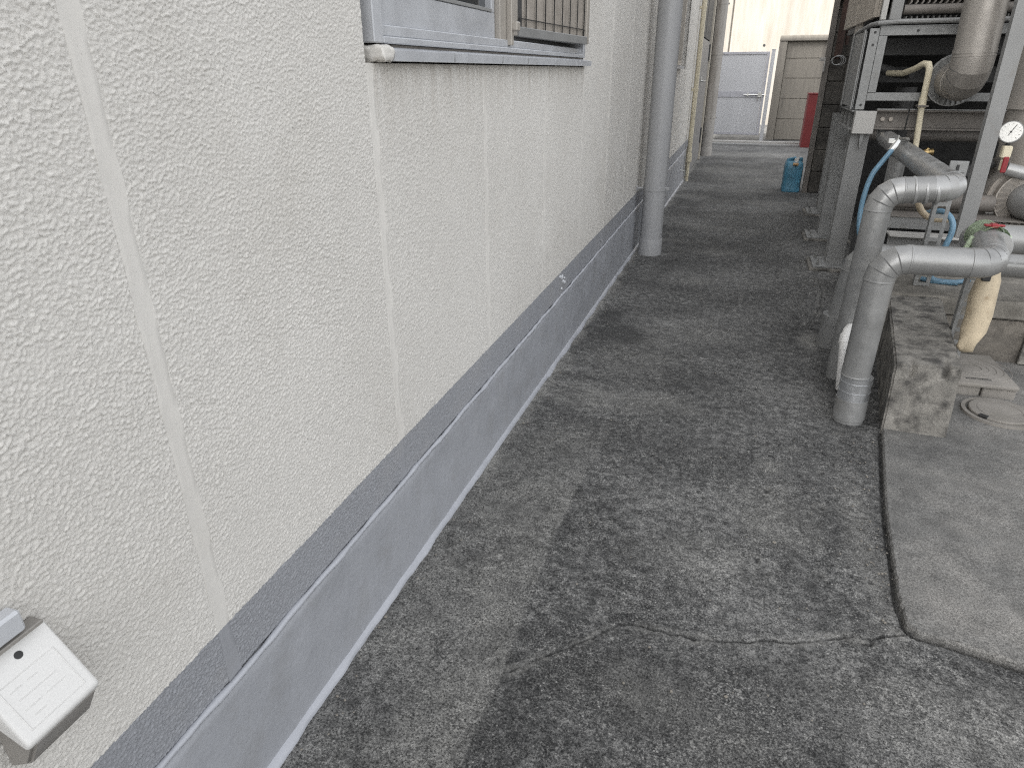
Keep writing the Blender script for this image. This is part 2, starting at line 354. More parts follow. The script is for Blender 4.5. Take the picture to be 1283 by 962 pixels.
# ================================================================ GROUND
def seg_dist(X, Y, pts):
    d = np.full(X.shape, 9.); 
    for (x0, y0), (x1, y1) in zip(pts[:-1], pts[1:]):
        vx, vy = x1-x0, y1-y0; L = vx*vx+vy*vy
        t = np.clip(((X-x0)*vx+(Y-y0)*vy)/L, 0, 1)
        d = np.minimum(d, np.hypot(X-x0-t*vx, Y-y0-t*vy))
    return d
PAD = [(.593, 2.36), (.587, 2.32), (.552, 2.07), (.520, 1.827), (.507, 1.69), (.497, 1.565), (.484, 1.43), (.487, 1.345), (.50, 1.325), (.60, 1.312), (.703, 1.292), (1.0, 1.245), (1.8, 1.12), (3.4, .9)]
def ground():
    # fine where the camera stands, coarser outwards
    xs = np.concatenate([-np.geomspace(80, .78, 16), np.arange(-.74, -.36, .0065), np.arange(-.36, .56, .0042), np.arange(.56, 1.3, .0065), 1.3+np.geomspace(.02, 80, 34)])
    ys = np.concatenate([-np.geomspace(60, .1, 14), np.arange(0, .5, .05), np.arange(.5, .92, .0065), np.arange(.92, 1.36, .0030), np.arange(1.36, 2.9, .0065)])
    y = ys[-1]; st = .0065; L = []
    while y < 17: st *= 1.022; st = min(st, .10); y += st; L.append(y)
    while y < 110: st *= 1.3; y += st; L.append(y)
    ys = np.concatenate([ys, L])
    X, Y = np.meshgrid(xs, ys, indexing='ij')
    near = (np.abs(X) < 6) & (Y > -1) & (Y < 18)
    Xs = np.where(near, X, 0); Ys = np.where(near, Y, 0)
    # pixel-scale wobble for cracks
    wx = .012*fbm(Xs*22, Ys*22, 5, 6)+.004*fbm(Xs*90, Ys*90, 6, 3); wy = .012*fbm(Xs*22, Ys*22, 25, 6)+.004*fbm(Xs*90, Ys*90, 26, 3)
    Xw, Yw = Xs+wx, Ys+wy
    z = SL*np.clip(Y, -5, 30)+.0025*fbm(Xs*2.2, Ys*2.2, 2, 4)*near+.0010*fbm(Xs*30, Ys*30, 9, 3)*near
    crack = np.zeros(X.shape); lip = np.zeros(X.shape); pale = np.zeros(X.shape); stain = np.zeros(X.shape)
    cracks = [
     ([(-.331, .94), (-.294, .983), (-.237, 1.036), (-.179, 1.091), (-.122, 1.160)], .0025, .003, .45),
     ([(-.122, 1.160), (-.084, 1.164), (-.031, 1.160), (.022, 1.164), (.09, 1.172), (.157, 1.198), (.198, 1.207), (.24, 1.216), (.29, 1.24), (.334, 1.266), (.367, 1.277), (.426, 1.294), (.486, 1.325)], .0032, .008, .95),
     ([(.269, 2.087), (.309, 2.133), (.366, 2.163), (.395, 2.107), (.42, 2.021), (.459, 1.966), (.501, 1.942)], .003, .003, .35),
     ([(.18, 1.968), (.239, 1.927), (.32, 1.93), (.409, 1.912), (.47, 1.874)], .003, .003, .35),
     ([(.505, 4.62), (.472, 4.509), (.553, 4.397), (.556, 4.161), (.515, 3.826), (.469, 3.598), (.40, 3.44)], .004, .005, .6),
     ([(.357, 3.456), (.438, 3.432), (.55, 3.384)], .005, .008, .8),
     ([(-.655, 2.424), (-.584, 2.377), (-.498, 2.365), (-.45, 2.352)], .005, .005, .55),
     ([(.40, 1.80), (.43, 1.775), (.46, 1.772)], .004, .006, .7), ([(.36, 1.265), (.385, 1.255), (.41, 1.268), (.41, 1.285)], .004, .006, .7)]
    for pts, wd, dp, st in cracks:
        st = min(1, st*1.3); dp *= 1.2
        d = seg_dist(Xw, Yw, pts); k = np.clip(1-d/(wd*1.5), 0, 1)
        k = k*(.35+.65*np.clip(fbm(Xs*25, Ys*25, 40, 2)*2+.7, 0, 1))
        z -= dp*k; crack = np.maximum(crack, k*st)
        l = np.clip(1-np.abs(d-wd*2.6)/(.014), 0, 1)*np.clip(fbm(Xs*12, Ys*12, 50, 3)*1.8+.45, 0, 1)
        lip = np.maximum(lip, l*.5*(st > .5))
    # long edge of the older strip beside the wall (strip stands 2 mm higher)
    jx = np.interp(Ys, [0, .72, .94, 1.02, 1.26, 1.385, 1.657, 1.81, 1.94, 2.3], [-.34, -.338, -.331, -.337, -.343, -.348, -.341, -.327, -.318, -.30])
    fade = np.clip((2.15-Ys)/.35, 0, 1)*near
    side = 1/(1+np.exp(np.clip((Xw*.25+Xs*.75-jx)/.0022, -50, 50)))
    z += .0025*side*fade
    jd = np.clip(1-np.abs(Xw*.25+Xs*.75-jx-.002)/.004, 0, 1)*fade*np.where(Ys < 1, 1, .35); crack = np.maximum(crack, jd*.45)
    pale = np.maximum(pale, side*fade*(.44+.34*np.clip(fbm(Xs*4, Ys*3, 60, 4)*2, -1, 1)))
    # pale laitance edge along the wall, and worn patches
    we = np.clip(1-(Xs+.655)/(.06+.05*np.clip(fbm(Xs*3, Ys*4, 70, 3)*2, -1, 1)), 0, 1)*np.clip((Ys-1.0)/.7, 0.15, 1)*near
    pale = np.maximum(pale, np.clip(we*1.3, 0, 1)*.95)
    for (cx, cy, rx, ry, a) in [(-.42, 2.32, .2, .12, .55), (-.25, 2.34, .22, .10, .5), (-.28, 2.85, .12, .35, .35), (-.36, 2.75, .2, .25, .3), (.21, 1.985, .035, .05, .8), (.42, 3.25, .05, .13, .8), (.44, 1.70, .045, .38, .42), (.46, 1.45, .05, .2, .45), (.29, 2.13, .03, .02, .5),
                                (.38, 1.27, .04, .016, .9), (-.17, 4.15, .10, .08, .45), (-.2, 5.9, .35, .12, .4), (.1, 7.4, .5, .15, .35), (-.2, 10.2, .6, .5, .5), (.1, 12.6, 1.2, .5, .45), (.6, 1.1, .35, .13, .35), (.9, .95, .4, .15, .35), (-.55, .8, .12, .35, .25), (-.35, 5.3, .2, .07, .4), (-.5, 7.6, .25, .14, .5), (-.15, 6.5, .3, .09, .35), (-.48, 1.25, .10, .35, .5), (-.45, .85, .1, .2, .4), (.02, 1.45, .16, .10, .35), (.22, 1.72, .12, .16, .45), (-.05, .98, .16, .07, .4), (.12, .92, .12, .05, .4), (-.1, 5.0, .35, .12, .35), (.2, 9.2, .6, .3, .4), (.0, 8.2, .5, .15, .4), (-.05, 3.2, .2, .15, .3)]:
        d = np.hypot((Xs-cx)/rx, (Ys-cy)/ry)+.5*fbm(Xs*9, Ys*9, 80, 4); pale = np.maximum(pale, np.clip(1.35-d, 0, 1)*a*near)
    for (cx, cy, rx, ry, a) in [(-.42, 3.06, .17, .12, .75), (-.54, 3.35, .07, .20, .8), (-.30, 3.5, .25, .13, .5), (-.38, 4.5, .09, .3, .75), (-.32, 3.95, .13, .12, .45), (-.46, 6.6, .25, .25, .7), (-.45, 5.9, .12, .15, .5), (-.52, 2.50, .10, .035, .7), (-.05, .95, .25, .2, .35), (.1, 1.0, .25, .15, .35), (.3, 8.3, .5, .7, .35),
                                (.40, 5.3, .25, .5, .3), (.50, 2.75, .09, .45, .7), (.53, 2.45, .07, .14, .8), (-.25, 2.52, .14, .03, .35), (-.3, .78, .05, .2, .5), (-.2, 2.0, .25, .2, .12), (.2, 3.4, .3, .5, .2), (.5, 8.2, .2, .1, .5), (.4, 14.4, 2.5, .12, .6)]:
        d = np.hypot((Xs-cx)/rx, (Ys-cy)/ry)+.45*fbm(Xs*8, Ys*6, 90, 4); stain = np.maximum(stain, np.clip(1.4-d, 0, 1)*a*near)
    # pits
    for (px, py, r) in [(.172, 1.491, .009), (.327, 1.477, .008), (.44, 1.484, .008), (.35, 1.792, .009), (.202, 1.83, .010), (.37, 1.99, .006), (.02, 1.74, .006)]:
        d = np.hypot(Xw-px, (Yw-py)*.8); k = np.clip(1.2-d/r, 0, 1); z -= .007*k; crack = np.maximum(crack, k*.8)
        lip = np.maximum(lip, np.clip(1-np.abs(d-r*1.6)/.008, 0, 1)*.3)
    # worn trough and open gap along the pad edge
    dp = seg_dist(Xs+.3*wx, Ys+.3*wy, PAD)
    gap = .001+.010*np.clip((Xs-.48)/.35, 0, 1)*(Ys < 1.36)
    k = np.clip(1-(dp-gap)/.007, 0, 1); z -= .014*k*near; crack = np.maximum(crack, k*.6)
    z -= .003*np.clip(1-dp/.05, 0, 1)*near
    V = np.stack([X, Y, z], -1).reshape(-1, 3)
    me = grid_mesh('ground', V, len(xs), len(ys))
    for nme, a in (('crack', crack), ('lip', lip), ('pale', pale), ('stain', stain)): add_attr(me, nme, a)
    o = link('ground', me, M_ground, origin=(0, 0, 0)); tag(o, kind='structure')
ground()
def pad():
    mb = MB(); bm = mb.bm
    out = []
    P = PAD
    for (a, b) in zip(P[:-1], P[1:]):
        L = math.hypot(b[0]-a[0], b[1]-a[1]); k = max(1, int(L/.008)) if a[0] < 1.2 else 8
        for i in range(k):
            t = i/k; x = a[0]+(b[0]-a[0])*t; y = a[1]+(b[1]-a[1])*t
            jit = .0030*(math.sin(x*310+y*190)+math.sin(x*97-y*133+1)*.9+random.uniform(-1.4, 1.4))*.6
            out.append((x+.003+abs(jit), y+abs(jit)*.5+.001))
    out.append(P[-1]); out += [(3.4, 3.25), (.70, 3.25), (.60, 2.36+.001)]
    top = [bm.verts.new((x, y, gz(y)+.006)) for x, y in out]
    n = len(out); c = Vector((1.2, 2.0, 0))
    ins = []
    lo = []
    for (x, y) in out:
        d = (c-Vector((x, y, 0))).normalized()*.005; ins.append(bm.verts.new((x+d.x, y+d.y, gz(y)+.012)))
        lo.append(bm.verts.new((x, y, gz(y)-.06)))
    f = bm.faces.new(ins)
    for i in range(n):
        j = (i+1) % n
        bm.faces.new((top[i], top[j], ins[j], ins[i])); bm.faces.new((lo[i], lo[j], top[j], top[i]))
    bmesh.ops.triangulate(bm, faces=[f])
    o = mb.build('concrete_pad', M_pad, origin=(0, 0, 0)); tag(o, kind='structure')
pad()

# ================================================================ LEFT BUILDING
WX0 = -.661; BH = 5.0
S0 = .59; SP = .60
bld = empty('building', (WX0, 6.5, gz(6.5)), 'long cream stucco building with blue grey painted base along the left of the alley', 'building')
def panel(y0, y1, z0, z1, step=None):
    g = .011
    y0 += g; y1 -= g
    if step:
        ys = np.arange(y0, y1, step); y0 = max(y0, .22); ys = np.arange(y0, y1, step); zs = np.arange(z0, min(z1, 1.44), step)
        ys = np.concatenate([[y0], ys, [y1, y1]]); zs = np.concatenate([[z0], zs, [z1, z1]]) if z1 <= 1.44 else np.concatenate([[z0], zs, [z1, z1]])
        Y, Z = np.meshgrid(ys, zs, indexing='ij')
        wu = .004*perlin(Y/.012, Z/.012, 21); wv2 = .004*perlin(Y/.012, Z/.012, 22)
        a = perlin((Y+wu)/.0043, (Z+wv2)/.0041, 1); b = perlin((Y-wv2)/.0029, (Z+wu)/.0029, 2); wv = fbm(Y/.035, Z/.035, 3, 3)
        h = np.clip(.6*a+.55*b+.05+.25*wv, -.25, .8)
        h = np.where(h > 0, h**.85, h*.6)*(.0026+.0006*np.clip(2*fbm(Y/.3, Z/.3, 91, 3), -1, 1))
        e = np.minimum(np.minimum(Y-y0, y1-Y), Z-z0); h = h*np.clip(e/.004, 0, 1)-.0015*np.clip(1-e/.003, 0, 1)
        X = WX0-.0015+h
        X[0, :] = X[-1, :] = WX0-.12; X[:, 0] = X[:, -1] = WX0-.12
        V = np.stack([X, Y, Z], -1).reshape(-1, 3)
        me = grid_mesh('wall_panel', V, len(ys), len(zs))
        link('wall_panel', me, M_wall_mesh, bld)
    else:
        MB().box(WX0-.12, WX0, y0, y1, z0, z1, .003).build('wall_panel', M_wall, bld)
k = 0
edges = [S0+SP*i for i in range(-2, 22)]
for y0, y1 in zip(edges[:-1], edges[1:]):
    if y1 > 12.9: break
    win = 1.15 < y0 < 2.95; win2 = 5.35 < y0 < 7.35; door = 9.2-.5 < y0
    zt = 1.135 if (win or win2) else BH
    if door: break
    st = None
    if -.1 < y0 < 1.1: st = .0015
    elif y0 > 1 and y0 < 3.0: st = .0024
    panel(y0, y1, .248, zt, st)
    # smooth painted sealant strip in the joint
    n = 60 if y0 < 3 else 3
    pts = []
    mb = MB(); bm = mb.bm; zlist = [.245+(zt-.245)*i/n for i in range(n+1)] if y0 >= 3 else [.245+(min(zt, 1.6)-.245)*i/n for i in range(n+1)]+([BH] if zt > 2 else [])
    prev = None
    for z in zlist:
        j = .0014*math.sin(z*41+y0)+.0011*math.sin(z*117)+random.uniform(-.0008, .0008); row = []
        for (dy, dx) in ((-.0165, -.006), (-.0130+j, -.0010), (-.006, -.0018), (.006, -.0018), (.0130-j, -.0010), (.0165, -.006)):
            row.append(bm.verts.new((WX0+dx+.0006*math.sin(z*63+dy*90), y0+dy, z)))
        if prev:
            for a in range(5): bm.faces.new((prev[a], prev[a+1], row[a+1], row[a]))
        prev = row
    mb.build('sealant_joint', M_seal if y0 < 1.1 else M_seal2, bld, smooth=True, ang=60)
# wall over the windows, and the body behind
MB().box(-9, WX0-.125, -2, 12.3, -.3, BH-.02).build('wall_core', M_dark2, bld)
for (a, b) in ((1.2, 2.98), (5.4, 7.18)):
    MB().box(WX0-.12, WX0, a, b, 2.35, BH, .003).build('wall_panel', M_wall, bld)
MB().box(WX0-.12, WX0, 8.99, 12.3, 2.25, BH, .003).build('wall_panel', M_wall, bld)
MB().box(WX0-.12, WX0, 8.39+.62, 8.82+.3, .248, 2.25, .003).build('wall_panel', M_wall, bld)
MB().box(WX0-.12, WX0, 11.55, 12.3, -.2, 2.25, .003).build('wall_panel', M_wall, bld)
MB().box(-9.1, WX0+.12, -2.1, 12.4, BH, BH+.15, .01).build('roof', M_steel, bld)
# plinth with its uneven painted face
def plinth():
    ys = np.concatenate([np.arange(-.3, 3.2, .008), np.arange(3.2, 9.0, .06)]); zs = np.array([-.25, -.10]+list(np.arange(-.055, .231, .012))+[.236, .240])
    Y, Z = np.meshgrid(ys, zs, indexing='ij')
    h = .0022*fbm(Y*6, Z*9, 31, 4)+.0009*fbm(Y*45, Z*45, 33, 3)+.002*np.clip((.03-Z)/.1, 0, 1)
    X = WX0+.003+h; X[:, -1] -= .05; X[:, -2] -= .002
    me = grid_mesh('plinth', np.stack([X, Y, Z], -1).reshape(-1, 3), len(ys), len(zs)); link('plinth', me, M_plinth, bld)
    mb = MB(); pts = []; rads = []
    y = -.3
    while y < 9:
        pts.append((WX0+.0025+.0012*math.sin(y*23), y, .2452+.0009*math.sin(y*17)+.0006*math.sin(y*61+1)))
        rads.append(.0058+.0007*math.sin(y*37)+.0006*math.sin(y*91+2)+random.uniform(-.0003, .0003)); y += .012 if y < 3.2 else .06
    mb.tube(pts, .007, 8, True, rads); mb.build('sealant_bead', M_bead, bld, smooth=True, ang=80)
    # paint lip turned out onto the ground
    mb = MB(); bm = mb.bm; prev = None; y = -.3
    while y < 8.9:
        wd = (.0058+.002*math.sin(y*5)+.0013*math.sin(y*31+1)+.0008*math.sin(y*77)+random.uniform(-.0005, .0005))*(1 if y < 1.3 else .55) if y < 2.45 else .006+.003*math.sin(y*21)+random.uniform(-.001, .001)
        wd = max(wd, .003); g = gz(y)
        row = [bm.verts.new(q) for q in ((WX0+.002, y, g+.017), (WX0+.0095, y, g+.013), (WX0+.011+wd*.4, y, g+.008), (WX0+.010+wd, y, g+.0045), (WX0+.0105+wd, y, g-.004))]
        if prev:
            for a in range(4): bm.faces.new((prev[a], prev[a+1], row[a+1], row[a]))
        prev = row; y += .009 if y < 3.2 else .06
    mb.build('paint_lip', M_bead, bld, smooth=True, ang=80)  # lighter tone carries the sky light on its upward face
plinth()
# drips of old paint left on the blue band
mb = MB()
for (y, z, r) in [(2.66, .335, .008), (2.70, .322, .013), (2.715, .300, .009), (2.745, .288, .010), (2.69, .275, .006), (2.735, .31, .006)]:
    mb.tube([(WX0-.002, y, z), (WX0+.0025, y, z), (WX0+.0045, y, z)], r, 9, True, [r, r*.9, r*.4])
mb.build('paint_drips', M_alu_sill, bld, smooth=True, ang=80)

# near window -------------------------------------------------------
def sub(name, mb, mt, parent, smooth=False): return mb.build(name, mt, parent, smooth=smooth)
win = empty('window', (0, 0, 0), None, None); win.parent = bld; win.location = Vector((WX0, 2.06, 1.135)) - wpos(bld)
Y0, Y1 = 1.205, 2.955; FX = WX0+.002
mb = MB()
for (a, b) in ((Y0, Y0+.035), (Y1-.035, Y1)): mb.box(FX-.10, FX+.004, a, b, 1.168, 2.34, .002)
mb.box(FX-.10, FX+.004, Y0+.036, Y1-.036, 1.168, 1.180, .002)
mb.box(FX-.10, FX-.006, Y0+.036, Y1-.036, 1.1805, 1.200, .002)
mb.box(FX-.10, FX+.004, Y0+.036, Y1-.036, 2.30, 2.34, .002)
sub('frame', mb, M_alu, win)
mb = MB(); mb.box(FX-.07, FX-.012, Y0+.030, Y0+.060, 1.168, 1.198, .001); sub('weep_cap', mb, M_alu, win)
# sill with sloping top and front drip edge; lump of filler at its left end
mb = MB(); mb.prism([(WX0-.02, 1.166), (WX0-.02, 1.138), (WX0+.028, 1.138), (WX0+.030, 1.156)], 'y', Y0+.035, Y1+.02)
sub('sill', mb, M_alu_sill, win)
for yj in (1.85, 2.08, 1.52): sub('sill_scratch', MB().box(WX0+.0285, WX0+.0305, yj, yj+.0012, 1.139, 1.1565), M_steel, win)
mb = MB(); mb.box(WX0-.03, WX0+.026, Y0-.004, Y0+.036, 1.137, 1.164, .006, seg=2)
bmesh.ops.subdivide_edges(mb.bm, edges=mb.bm.edges[:], cuts=3, use_grid_fill=True)
for v in mb.bm.verts:
    c = v.co; v.co += Vector((math.sin(c.y*310+c.z*170), math.sin(c.x*290+c.z*210), math.sin(c.x*170+c.y*260)))*.0018
sub('filler_lump', mb, M_seal, win, True)
sub('shadow_gap_strip', MB().box(WX0-.06, WX0-.004, Y0+.03, Y1, 1.150, 1.1675, .001), M_beam, win)  # added grey strip, coloured as the shadow gap between frame and sill
# left sash: bottom rail, stile, glass
mb = MB(); mb.box(FX-.055, FX-.022, Y0+.037, 1.93, 1.2005, 1.262, .002); mb.box(FX-.055, FX-.022, Y0+.037, 1.245, 1.262, 2.298, .002); mb.box(FX-.055, FX-.022, 1.905, 1.93, 1.262, 2.298, .002)
mb.box(FX-.0545, FX-.024, 1.246, 1.904, 2.25, 2.298)
sub('sash', mb, M_alu, win)
sub('glass_bead', MB().box(FX-.042, FX-.0205, 1.246, 1.904, 1.2625, 1.2705, .001), M_steel, win)
sub('glass', MB().box(FX-.045, FX-.040, 1.246, 1.904, 1.2706, 2.25), M_glass, win)
mb = MB(); mb.box(FX-.05, FX-.008, 1.935, 1.985, 1.192, 2.298, .002); sub('mullion', mb, M_beige_alu, win)
mb = MB(); mb.box(FX-.04, FX+.006, 1.992, 2.012, 1.186, 2.298, .002); sub('mullion', mb, M_beige_alu, win)
sub('shutter_back_panel', MB().box(FX-.05, FX-.03, 2.02, Y1-.037, 1.1805, 2.298, .001), M_dark2, win)
# louvre shutter standing a little open, hinged at its far side
sh_ang = -R(3.6); hx, hy = FX+.004, 2.90
Ms = Matrix.Translation(Vector((hx, hy, 0))) @ Matrix.Rotation(sh_ang, 4, 'Z') @ Matrix.Translation(Vector((-hx, -hy, 0)))
def shut(name, mt, *boxes, bev=.002):
    mb = MB()
    for b in boxes: mb.box(*b, bev)
    mb.bm.transform(Ms.inverted() if False else Ms); sub(name, mb, mt, win)
shut('shutter_stile', M_beige_alu, (hx-.004, hx+.026, 2.07, 2.125, 1.215, 2.29))
shut('shutter_stile', M_beige_alu, (hx-.004, hx+.026, 2.86, 2.895, 1.215, 2.29))
shut('shutter_rail', M_steel, (hx-.004, hx+.030, 2.127, 2.858, 1.213, 1.240))
for i in range(8):
    a = 2.135+i*.0905
    shut('shutter_slat', M_slat, (hx+.002, hx+.010, a, a+.086, 1.241, 2.28), bev=.0015)
for i in range(9):
    a = 2.135+i*.0905-.0045
    shut('guard_wire', M_ink, (hx+.014, hx+.017, a, a+.003, 1.241, 2.28), bev=0)
shut('guard_wire', M_ink, (hx+.017, hx+.0195, 2.128, 2.857, 1.262, 1.2648), bev=0)
sub('hinge', MB().box(FX-.01, FX+.02, 1.998, 2.03, 1.222, 1.246, .003), M_beige_alu, win)

# far window --------------------------------------------------------
w2 = empty('window', (0, 0, 0), None, None); w2.parent = bld; w2.location = Vector((WX0, 6.3, 1.135)) - wpos(bld)
mb = MB(); mb.box(FX-.1, FX+.006, 5.41, 5.45, 1.165, 2.34, .002); mb.box(FX-.1, FX+.006, 7.13, 7.17, 1.165, 2.34, .002); mb.box(FX-.1, FX+.006, 5.451, 7.129, 1.165, 1.2, .002); mb.box(FX-.1, FX+.006, 5.451, 7.129, 2.3, 2.34, .002)
mb.box(FX-.06, FX-.01, 6.27, 6.31, 1.2, 2.3, .002)
sub('frame', mb, M_beige_alu, w2)
sub('glass', MB().box(FX-.05, FX-.045, 5.45, 7.13, 1.2, 2.3), M_glass, w2)
sub('sill', MB().prism([(WX0-.02, 1.166), (WX0-.02, 1.135), (WX0+.035, 1.135), (WX0+.037, 1.155)], 'y', 5.42, 7.2), M_alu_sill, w2)
# pair of service doors ---------------------------------------------
dr = empty('double_door', (0, 0, 0), None, None); dr.parent = bld; dr.location = Vector((WX0, 10.2, -.14)) - wpos(bld)
dz = -.16
mb = MB(); mb.box(FX-.10, FX+.03, 9.13, 9.20, dz, 2.25, .003); mb.box(FX-.10, FX+.03, 11.48, 11.55, dz, 2.25, .003); mb.box(FX-.10, FX+.03, 9.205, 11.475, 2.13, 2.25, .003)
sub('door_frame', mb, M_doorf, dr)
for (a, b) in ((9.21, 10.33), (10.34, 11.47)):
    mb = MB(); mb.box(FX-.05, FX+.004, a, b, dz+.02, 1.50, .003)
    sub('door_leaf', mb, M_door, dr)
    sub('door_pane', MB().box(FX-.05, FX+.002, a+.03, b-.03, 1.515, 2.12, .003), M_dark2, dr)
    for zz in (.1, 1.25): sub('hinge', MB().box(FX+.003, FX+.02, (a+.02) if a < 10 else (b-.12), (a+.12) if a < 10 else (b-.02), zz, zz+.22, .003), M_dark2, dr)
mb = MB(); mb.box(FX+.004, FX+.012, 10.22, 10.32, .93, 1.05, .002); mb.cyl((FX+.01, 10.27, .99), (FX+.06, 10.27, .99), .014, 8); mb.cyl((FX+.058, 10.10, .99), (FX+.058, 10.28, .99), .012, 8)
sub('door_handle', mb, M_chrome, dr)

# wall socket with slanted white cover ------------------------------
sk = empty('socket_box', (WX0, .345, .43), 'white weatherproof wall socket box with slanted cover on the stucco by the near corner', 'socket box')
mb = MB(); mb.prism([(WX0-.004, .440), (WX0+.030, .458), (WX0+.054, .500), (WX0+.010, .56), (WX0-.004, .588)], 'y', .282, .359); bmesh.ops.bevel(mb.bm, geom=mb.bm.edges[:], offset=.004, segments=2, affect='EDGES'); mb.build('base', M_greyp, sk, smooth=True)
mb = MB(); bm = mb.bm
YA, YB = .274, .359
prof = [(-.655, .588), (-.600, .510), (-.606, .500), (-.640, .520), (-.656, .560)]
mb.prism(prof, 'y', YA, YB)
bmesh.ops.recalc_face_normals(bm, faces=bm.faces[:])
bmesh.ops.bevel(bm, geom=[e for e in bm.edges if abs(e.verts[0].co.y-e.verts[1].co.y) < 1e-4 or e.verts[0].co.x > -.61], offset=.0055, segments=4, affect='EDGES', profile=.6)
cv = mb.build('cover', M_white, sk, smooth=True, ang=60)
nrm = Vector((.078, 0, .055)).normalized()
def onface(u, v, h=0):   # u along the wall, v up the slanted face
    return Vector((-.600-.055*v, YA+(YB-YA)*u, .510+.078*v))+nrm*h
mb = MB(); q = [onface(.14, .12), onface(.86, .12), onface(.86, .66), onface(.14, .66)]
mb.tube(q+[q[0]], .0007, 6, False); mb.build('cover_rim', M_white, sk, smooth=True)
mb = MB()
for (u0, u1, vv) in ((.22, .36, .56), (.44, .56, .56), (.24, .70, .44), (.22, .42, .32), (.50, .74, .32), (.26, .40, .22)):
    mb.tube([onface(u0, vv), onface(u1, vv)], .0007, 6, True)
mb.build('embossed_rib', M_white, sk, smooth=True)
p = onface(.54, .83)
MB().cyl(p-nrm*.003, p+nrm*.0006, .0042, 16).build('finger_hole', M_ink, sk)
mb = MB(); mb.box(WX0+.001, WX0+.018, .24, .352, .590, .595, .001); mb.build('gasket', M_greyp, sk)
mb = MB(); mb.box(WX0+.001, WX0+.020, .22, .335, .598, .625, .003); mb.build('top_plate', M_alu_sill, sk)

# ================================================================ DRAIN PIPES ON THE LEFT
def drain(name, x, y, r, mt, label, collar_h, clips, group, top=BH-.05):
    e = empty(name, (x, y, gz(y)), label, 'drainpipe', group)
    mb = MB(); mb.tube([(x, y, gz(y)+collar_h-.01), (x, y, top)], r, 32); mb.build('pipe', mt, e, smooth=True)
    mb = MB(); mb.tube([(x, y, gz(y)-.02), (x, y, gz(y)+collar_h-.006), (x, y, gz(y)+collar_h), (x, y, gz(y)+collar_h+.0005)], r, 32, True, [r*1.08, r*1.08, r*1.06, r*.98]); mb.build('collar', mt, e, smooth=True)
    for z in clips:
        mb = MB(); mb.tube([(x, y, z-.012), (x, y, z-.0105), (x, y, z+.0105), (x, y, z+.012)], r, 32, True, [r, r*1.045, r*1.045, r])
        mb.box(x+r*1.0, x+r*1.0+.02, y-.006, y+.006, z-.012, z+.012, .002)
        b = mb.build('bracket', mt, e, smooth=True)
        mb = MB(); mb.cyl((WX0-.01, y-.02, z), (x-r*.9, y, z), .007, 8); mb.box(WX0, WX0+.010, y-.045, y+.005, z-.016, z+.016, .003)
        mb.build('bracket_arm', mt, b)
    return e
drain('drain_pipe', -.537, 4.80, .076, M_pvc, 'thick pale grey drainpipe standing free of the cream wall, nearest the camera', .115, [.385, 2.2], 'drainpipes on the building')
drain('drain_pipe', -.575, 12.2, .088, M_pvc2, 'grimy darker drainpipe past the service doors, in front of the gate', .14, [.42, 2.05, 1.35], 'drainpipes on the building')
# conduit by the service door
e = empty('cream_conduit', (WX0+.04, 8.9, gz(8.9)), 'thin cream pipe running down the wall beside the grey doors', 'pipe')
mb = MB(); mb.tube([(WX0+.05, 8.85, .10), (WX0+.05, 8.85, 1.75), (WX0+.05, 8.85, BH-.1)], .026, 14); mb.build('pipe', M_cream, e, smooth=True)
mb = MB(); mb.tube([(WX0+.05, 8.85, gz(8.85)-.02), (WX0+.05, 8.85, .12)], .018, 12); mb.build('lower_pipe', M_cream, e, smooth=True)
mb = MB(); mb.tube([(WX0+.05, 8.85, .10), (WX0+.05, 8.85, .20)], .034, 14); mb.build('collar', M_cream, e, smooth=True)
for z in (.9, 1.75): MB().box(WX0, WX0+.08, 8.835, 8.865, z, z+.03, .003).build('clip', M_cream, e)
# garden tap low on the wall in front of it
e = empty('wall_tap', (WX0+.02, 8.35, .02), 'small metal tap low on the blue grey base beside the cream pipe', 'tap')
mb = MB(); mb.cyl((WX0, 8.35, .06), (WX0+.05, 8.35, .06), .012, 10); mb.cyl((WX0+.05, 8.35, .07), (WX0+.055, 8.35, .0), .010, 10); mb.build('body', M_chrome, e, smooth=True)
mb = MB(); mb.cyl((WX0+.035, 8.35, .06), (WX0+.035, 8.35, .115), .005, 8); mb.box(WX0+.02, WX0+.05, 8.32, 8.38, .113, .12, .002); mb.build('handle', M_chrome, e)

# ================================================================ FAR END: gate, walls
GY = 15.8
e = empty('steel_gate', (-.25, GY, gz(GY)), 'closed grey steel gate leaf with a slide bolt at the end of the alley', 'gate')
x0, x1 = -1.35, .285
zb, zt = -.115, 1.46
mb = MB()
for (a, b) in ((x0, x0+.05), (x1-.05, x1)): mb.box(a, b, GY-.025, GY+.025, zb, zt, .004)
for (a, b) in ((zb, zb+.05), (.615, .73), (zt-.05, zt)): mb.box(x0+.051, x1-.051, GY-.022, GY+.022, a, b, .004)
mb.build('gate_frame', M_gate_f, e)
for (a, b) in ((zb+.051, .614), (.731, zt-.051)):
    MB().box(x0+.052, x1-.052, GY-.008, GY+.008, a, b, .002).build('gate_panel', M_gate, e)
mb = MB(); mb.cyl((-.12, GY-.04, .665), (.30, GY-.04, .665), .011, 8); mb.box(-.05, -.02, GY-.05, GY-.022, .63, .70, .003); mb.box(.16, .24, GY-.055, GY-.026, .62, .71, .003); mb.cyl((.17, GY-.05, .62), (.17, GY-.05, .55), .01, 8)
mb.build('slide_bolt', M_chrome, e)
e = empty('gate_post', (.36, GY, gz(GY)), 'slim grey steel post the gate closes against', 'post')
MB().box(.315, .385, GY-.04, GY+.04, gz(GY)-.05, 1.49, .005).build('shaft', M_gate, e)
MB().box(.309, .391, GY-.046, GY+.046, 1.491, 1.50, .002).build('cap', M_gate, e)
